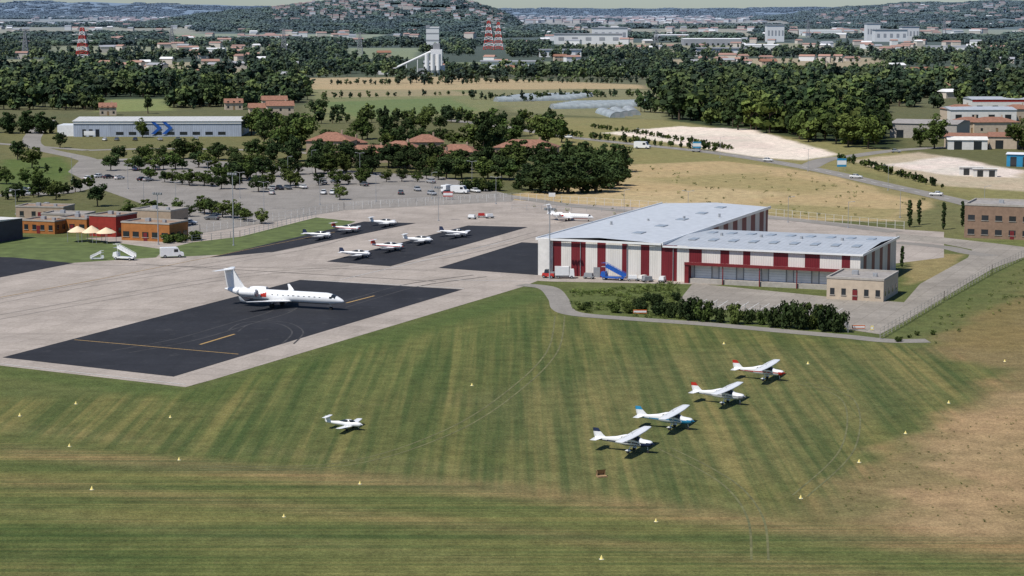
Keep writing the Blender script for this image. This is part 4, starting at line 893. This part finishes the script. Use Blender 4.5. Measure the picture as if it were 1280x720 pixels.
def stairs(name,mm,x,y,rz,sc=1,w=None):
    b=MB();b.box(-3.2,2.6,-.95,.95,.55,.95,0);b.box(1.6,3.0,-.95,.95,.953,2.1,0,.2,.05);b.box(2.75,2.86,-.75,.75,1.35,1.95,3);wheels(b,(-2.2,2.0),1.0,.4,1)
    n=12
    for i in range(n): xx=-3.4+i*.42;z=.96+i*.2;b.box(xx,xx+.44,-.6,.6,z,z+.06,2)
    for s in (.65,-.65):
        b.cyl((-3.4,s,.9),(1.7,s,3.3),.1,.1,6,0);b.cyl((-3.4,s,1.9),(1.7,s,4.3),.05,.05,6,0);b.cyl((1.7,s,4.3),(2.9,s,4.3),.05,.05,6,0)
        for i in range(7): t=i/6;b.cyl((-3.4+5.1*t,s,.9+2.4*t),(-3.4+5.1*t,s,1.9+2.4*t),.035,.035,5,0)
        b.add([(-3.4,s,1.0),(1.7,s,3.4),(1.7,s,4.1),(-3.4,s,1.7)],[(0,1,2,3)],0)
        b.cyl((1.5,s,.95),(1.5,s,3.3),.07,.07,6,0)
    b.box(1.7,2.9,-.65,.65,3.28,3.36,2);p=w or G(x,y);b.obj(name,[mm,black,galv,glass],(p[0],p[1],.02),rz).scale=(sc,sc,sc)
stairs('boarding_stairs',white,155,325,math.pi-.3,.85);stairs('boarding_stairs',blue,0,0,math.pi+AZ,.85,L2W(18.0,-3.2));stairs('boarding_stairs',white,122,325,.2,.5)
for i,(u,v,m) in enumerate([(12.5,-3,grey),(22.5,-3,white),(26,-3.5,grey),(24.5,-2.2,white2),(29,-2.5,white)]):
    b=MB();b.box(-1.2,1.2,-.6,.6,.35,.55,1);b.box(-1,.9,-.55,.55,.56,1.25,0,.08,.06);b.cyl((1.2,0,.45),(2.1,0,.35),.04,.04,6,1);wheels(b,(-.8,.8),.62,.22,2)
    p=L2W(u,v);b.obj('ground_power_cart',[m,grey,black,metal],(p[0],p[1],.03),AZ+i*.4)
for i,(x,y,m) in enumerate([(590,274,white),(602,272,red),(612,273,white)]):
    b=MB();b.box(-1.2,1.2,-.6,.6,.35,.55,1);b.box(-1,.9,-.55,.55,.56,1.25,0,.08,.06);b.cyl((1.2,0,.45),(2.1,0,.35),.04,.04,6,1);wheels(b,(-.8,.8),.62,.22,2)
    p=G(x,y);b.obj('ground_power_cart',[m,grey,black,metal],(p[0],p[1],.03),AZ+i*.4)
# ---------------- street furniture ----------------
def lamp(x,y,h,heads=2,mast=False):
    b=MB();b.cyl((0,0,0),(0,0,h),.16 if h>10 else .08,.1 if h>10 else .05,8,0);b.cyl((0,0,0),(0,0,.25),.3,.3,8,0)
    if mast:
        b.box(-1.3,1.3,-.12,.12,h-.1,h+.05,0)
        for i in range(4): b.box(-1.2+i*.68,-.75+i*.68,-.4,.1,h+.06,h+.45,1)
    else:
        for s in ((1,-1) if heads==2 else (1,)): b.cyl((0,0,h-.1),(s*1.3,0,h+.15),.045,.04,6,0);b.box(min(s*1.1,s*1.8),max(s*1.1,s*1.8),-.14,.14,h+.08,h+.2,1,.03,.03)
    p=G(x,y);b.obj('floodlight_mast' if mast else 'street_lamp',[galv,grey],(p[0],p[1],0),AZ)
lamp(292,307,17.5,2,True);lamp(198,306,12.5,2,True);lamp(687,349,15,2,True);lamp(548,276,9,2,True)
for x,y,h in [(220,262,8),(330,262,8),(400,256,8),(470,252,8),(540,248,8),(260,232,8),(360,225,8),(450,220,8),(160,236,8),(90,225,8),(620,255,8),(780,268,7),(860,270,7),(1010,214,8),(900,197,8),(800,185,8),(1110,238,8),(1230,268,8),(1125,272,8),(390,216,8),(590,232,8),(180,262,8),(300,248,8),(20,268,7),(985,278,7),(1060,285,7)]: lamp(x,y,h,random.choice([1,2]))
def fence(name,pp,h,sp,m,rails=3,r=.035,mesh=False):
    P=[Vector(G(*p)) for p in pp];b=MB()
    for a,c in zip(P[:-1],P[1:]):
        n=max(1,int((c-a).length/sp))
        for i in range(n+1):
            q=a+(c-a)*i/n;b.box(q.x-r,q.x+r,q.y-r,q.y+r,0,h,0)
        for k in range(rails):
            z=h*(k+1)/rails-.05;b.cyl((a.x,a.y,z),(c.x,c.y,z),r*.55,r*.55,4,0,False)
    b.obj(name,[m])
fence('perimeter_fence',[(1100,424),(1180,376),(1240,342),(1290,318)],2.0,2.8,concr,4,.05)
fence('perimeter_fence',[(860,386),(950,393),(1055,404),(1060,416)],1.8,2.8,galv,4,.04)
fence('car_park_fence',[(210,298),(250,291),(430,262),(640,250),(960,270),(1130,287)],2.2,3,white2,2,.05)
fence('car_park_fence',[(430,258),(520,252),(640,246)],1.1,2,white2,3,.05)
fence('terminal_fence',[(240,303),(300,297),(395,272)],1.8,3,galv,3,.05)
fence('field_fence',[(640,262),(790,266),(960,274)],1.5,4,galv,2,.05)
b=MB()
b.cyl((0,0,0),(0,0,.03),.3,.3,10,1);b.cyl((0,0,.032),(0,0,.5),.24,.03,10,0)
cm=b.mesh('marker_cone',[yellow,white])
for x,y in [(213,522),(87,558),(224,575),(115,612),(450,605),(355,646),(820,652),(752,699),(1001,623),(1074,578),(1132,542),(1186,504),(1256,452),(590,482),(905,430),(1010,455),(25,520),(95,505)]:
    place(cm,'marker_cone',G(x,y),0,None,random.uniform(.72,.92))
def sign(name,x,y,w,h,z,m,rz=0):
    b=MB()
    for s in (-.35,.35): b.cyl((s*w,0,0),(s*w,0,z),.05,.05,6,1)
    b.box(-w/2,w/2,-.06,.06,z,z+h,0);b.box(-w/2+.08,w/2-.08,-.08,-.063,z+h*.25,z+h*.75,2);p=G(x,y);b.obj(name,[m,galv,white],(p[0],p[1],0),rz)
sign('road_direction_sign',871,190,3.4,2.6,1.6,lblue);sign('road_direction_sign',1052,214,3.4,3,1.6,lblue);sign('taxiway_sign',800,393,2.6,.7,.2,orange);sign('taxiway_sign',1073,412,2.4,.6,.2,orange);sign('advertising_board',560,250,3,1.6,1,red);sign('taxiway_sign',1090,414,.5,.8,.2,yellow)
sign('advertising_board',112,172,5,2,1,white);sign('advertising_board',690,250,2,1.2,1,white)
p=G(752,596);b=MB();b.box(-.6,.6,-.5,.5,0,.18,0);b.add([(-.6,.48,.18),(.6,.48,.18),(.6,.1,.9),(-.6,.1,.9)],[(0,1,2,3)],0);b.box(-.55,-.48,.1,.48,.183,.8,0);b.box(.48,.55,.1,.48,.183,.8,0);b.obj('wooden_tie_down_box',[timber],(p[0],p[1],0),.3)
# ---------------- camera, light, world ----------------
cam=bpy.data.cameras.new('camera');co=bpy.data.objects.new('camera',cam);scene.collection.objects.link(co)
co.location=(0,0,H);co.rotation_euler=(math.pi/2-TH,0,0);cam.sensor_width=36;cam.lens=F*36/1280;cam.clip_start=1;cam.clip_end=120000;scene.camera=co
el=math.radians(57);sx,sy=-.78,-.62;nn=math.hypot(sx,sy);sd=Vector((sx/nn*math.cos(el),sy/nn*math.cos(el),math.sin(el)))
sun=bpy.data.lights.new('sun','SUN');sun.energy=4.9;sun.angle=math.radians(.5);sun.color=(1,.955,.89);so=bpy.data.objects.new('sun',sun);scene.collection.objects.link(so);so.rotation_euler=sd.to_track_quat('Z','Y').to_euler();so.location=(0,0,200)
w=bpy.data.worlds.new('World');scene.world=w;w.use_nodes=True;nt=w.node_tree;bg=nt.nodes['Background'];sk=nt.nodes.new('ShaderNodeTexSky');sk.sky_type='NISHITA';sk.sun_disc=False;sk.sun_elevation=el;sk.sun_rotation=math.atan2(sx,sy)%(2*math.pi);sk.air_density=1.0;sk.dust_density=.2;sk.ozone_density=2.5
nt.links.new(mixc(nt,1.0,sk.outputs[0],(.80,.97,1.22),'MULTIPLY'),bg.inputs[0]);bg.inputs[1].default_value=.072
scene.view_settings.view_transform='Standard';scene.view_settings.look='None';scene.view_settings.exposure=0;scene.view_settings.gamma=1
print('objects',len(bpy.data.objects))
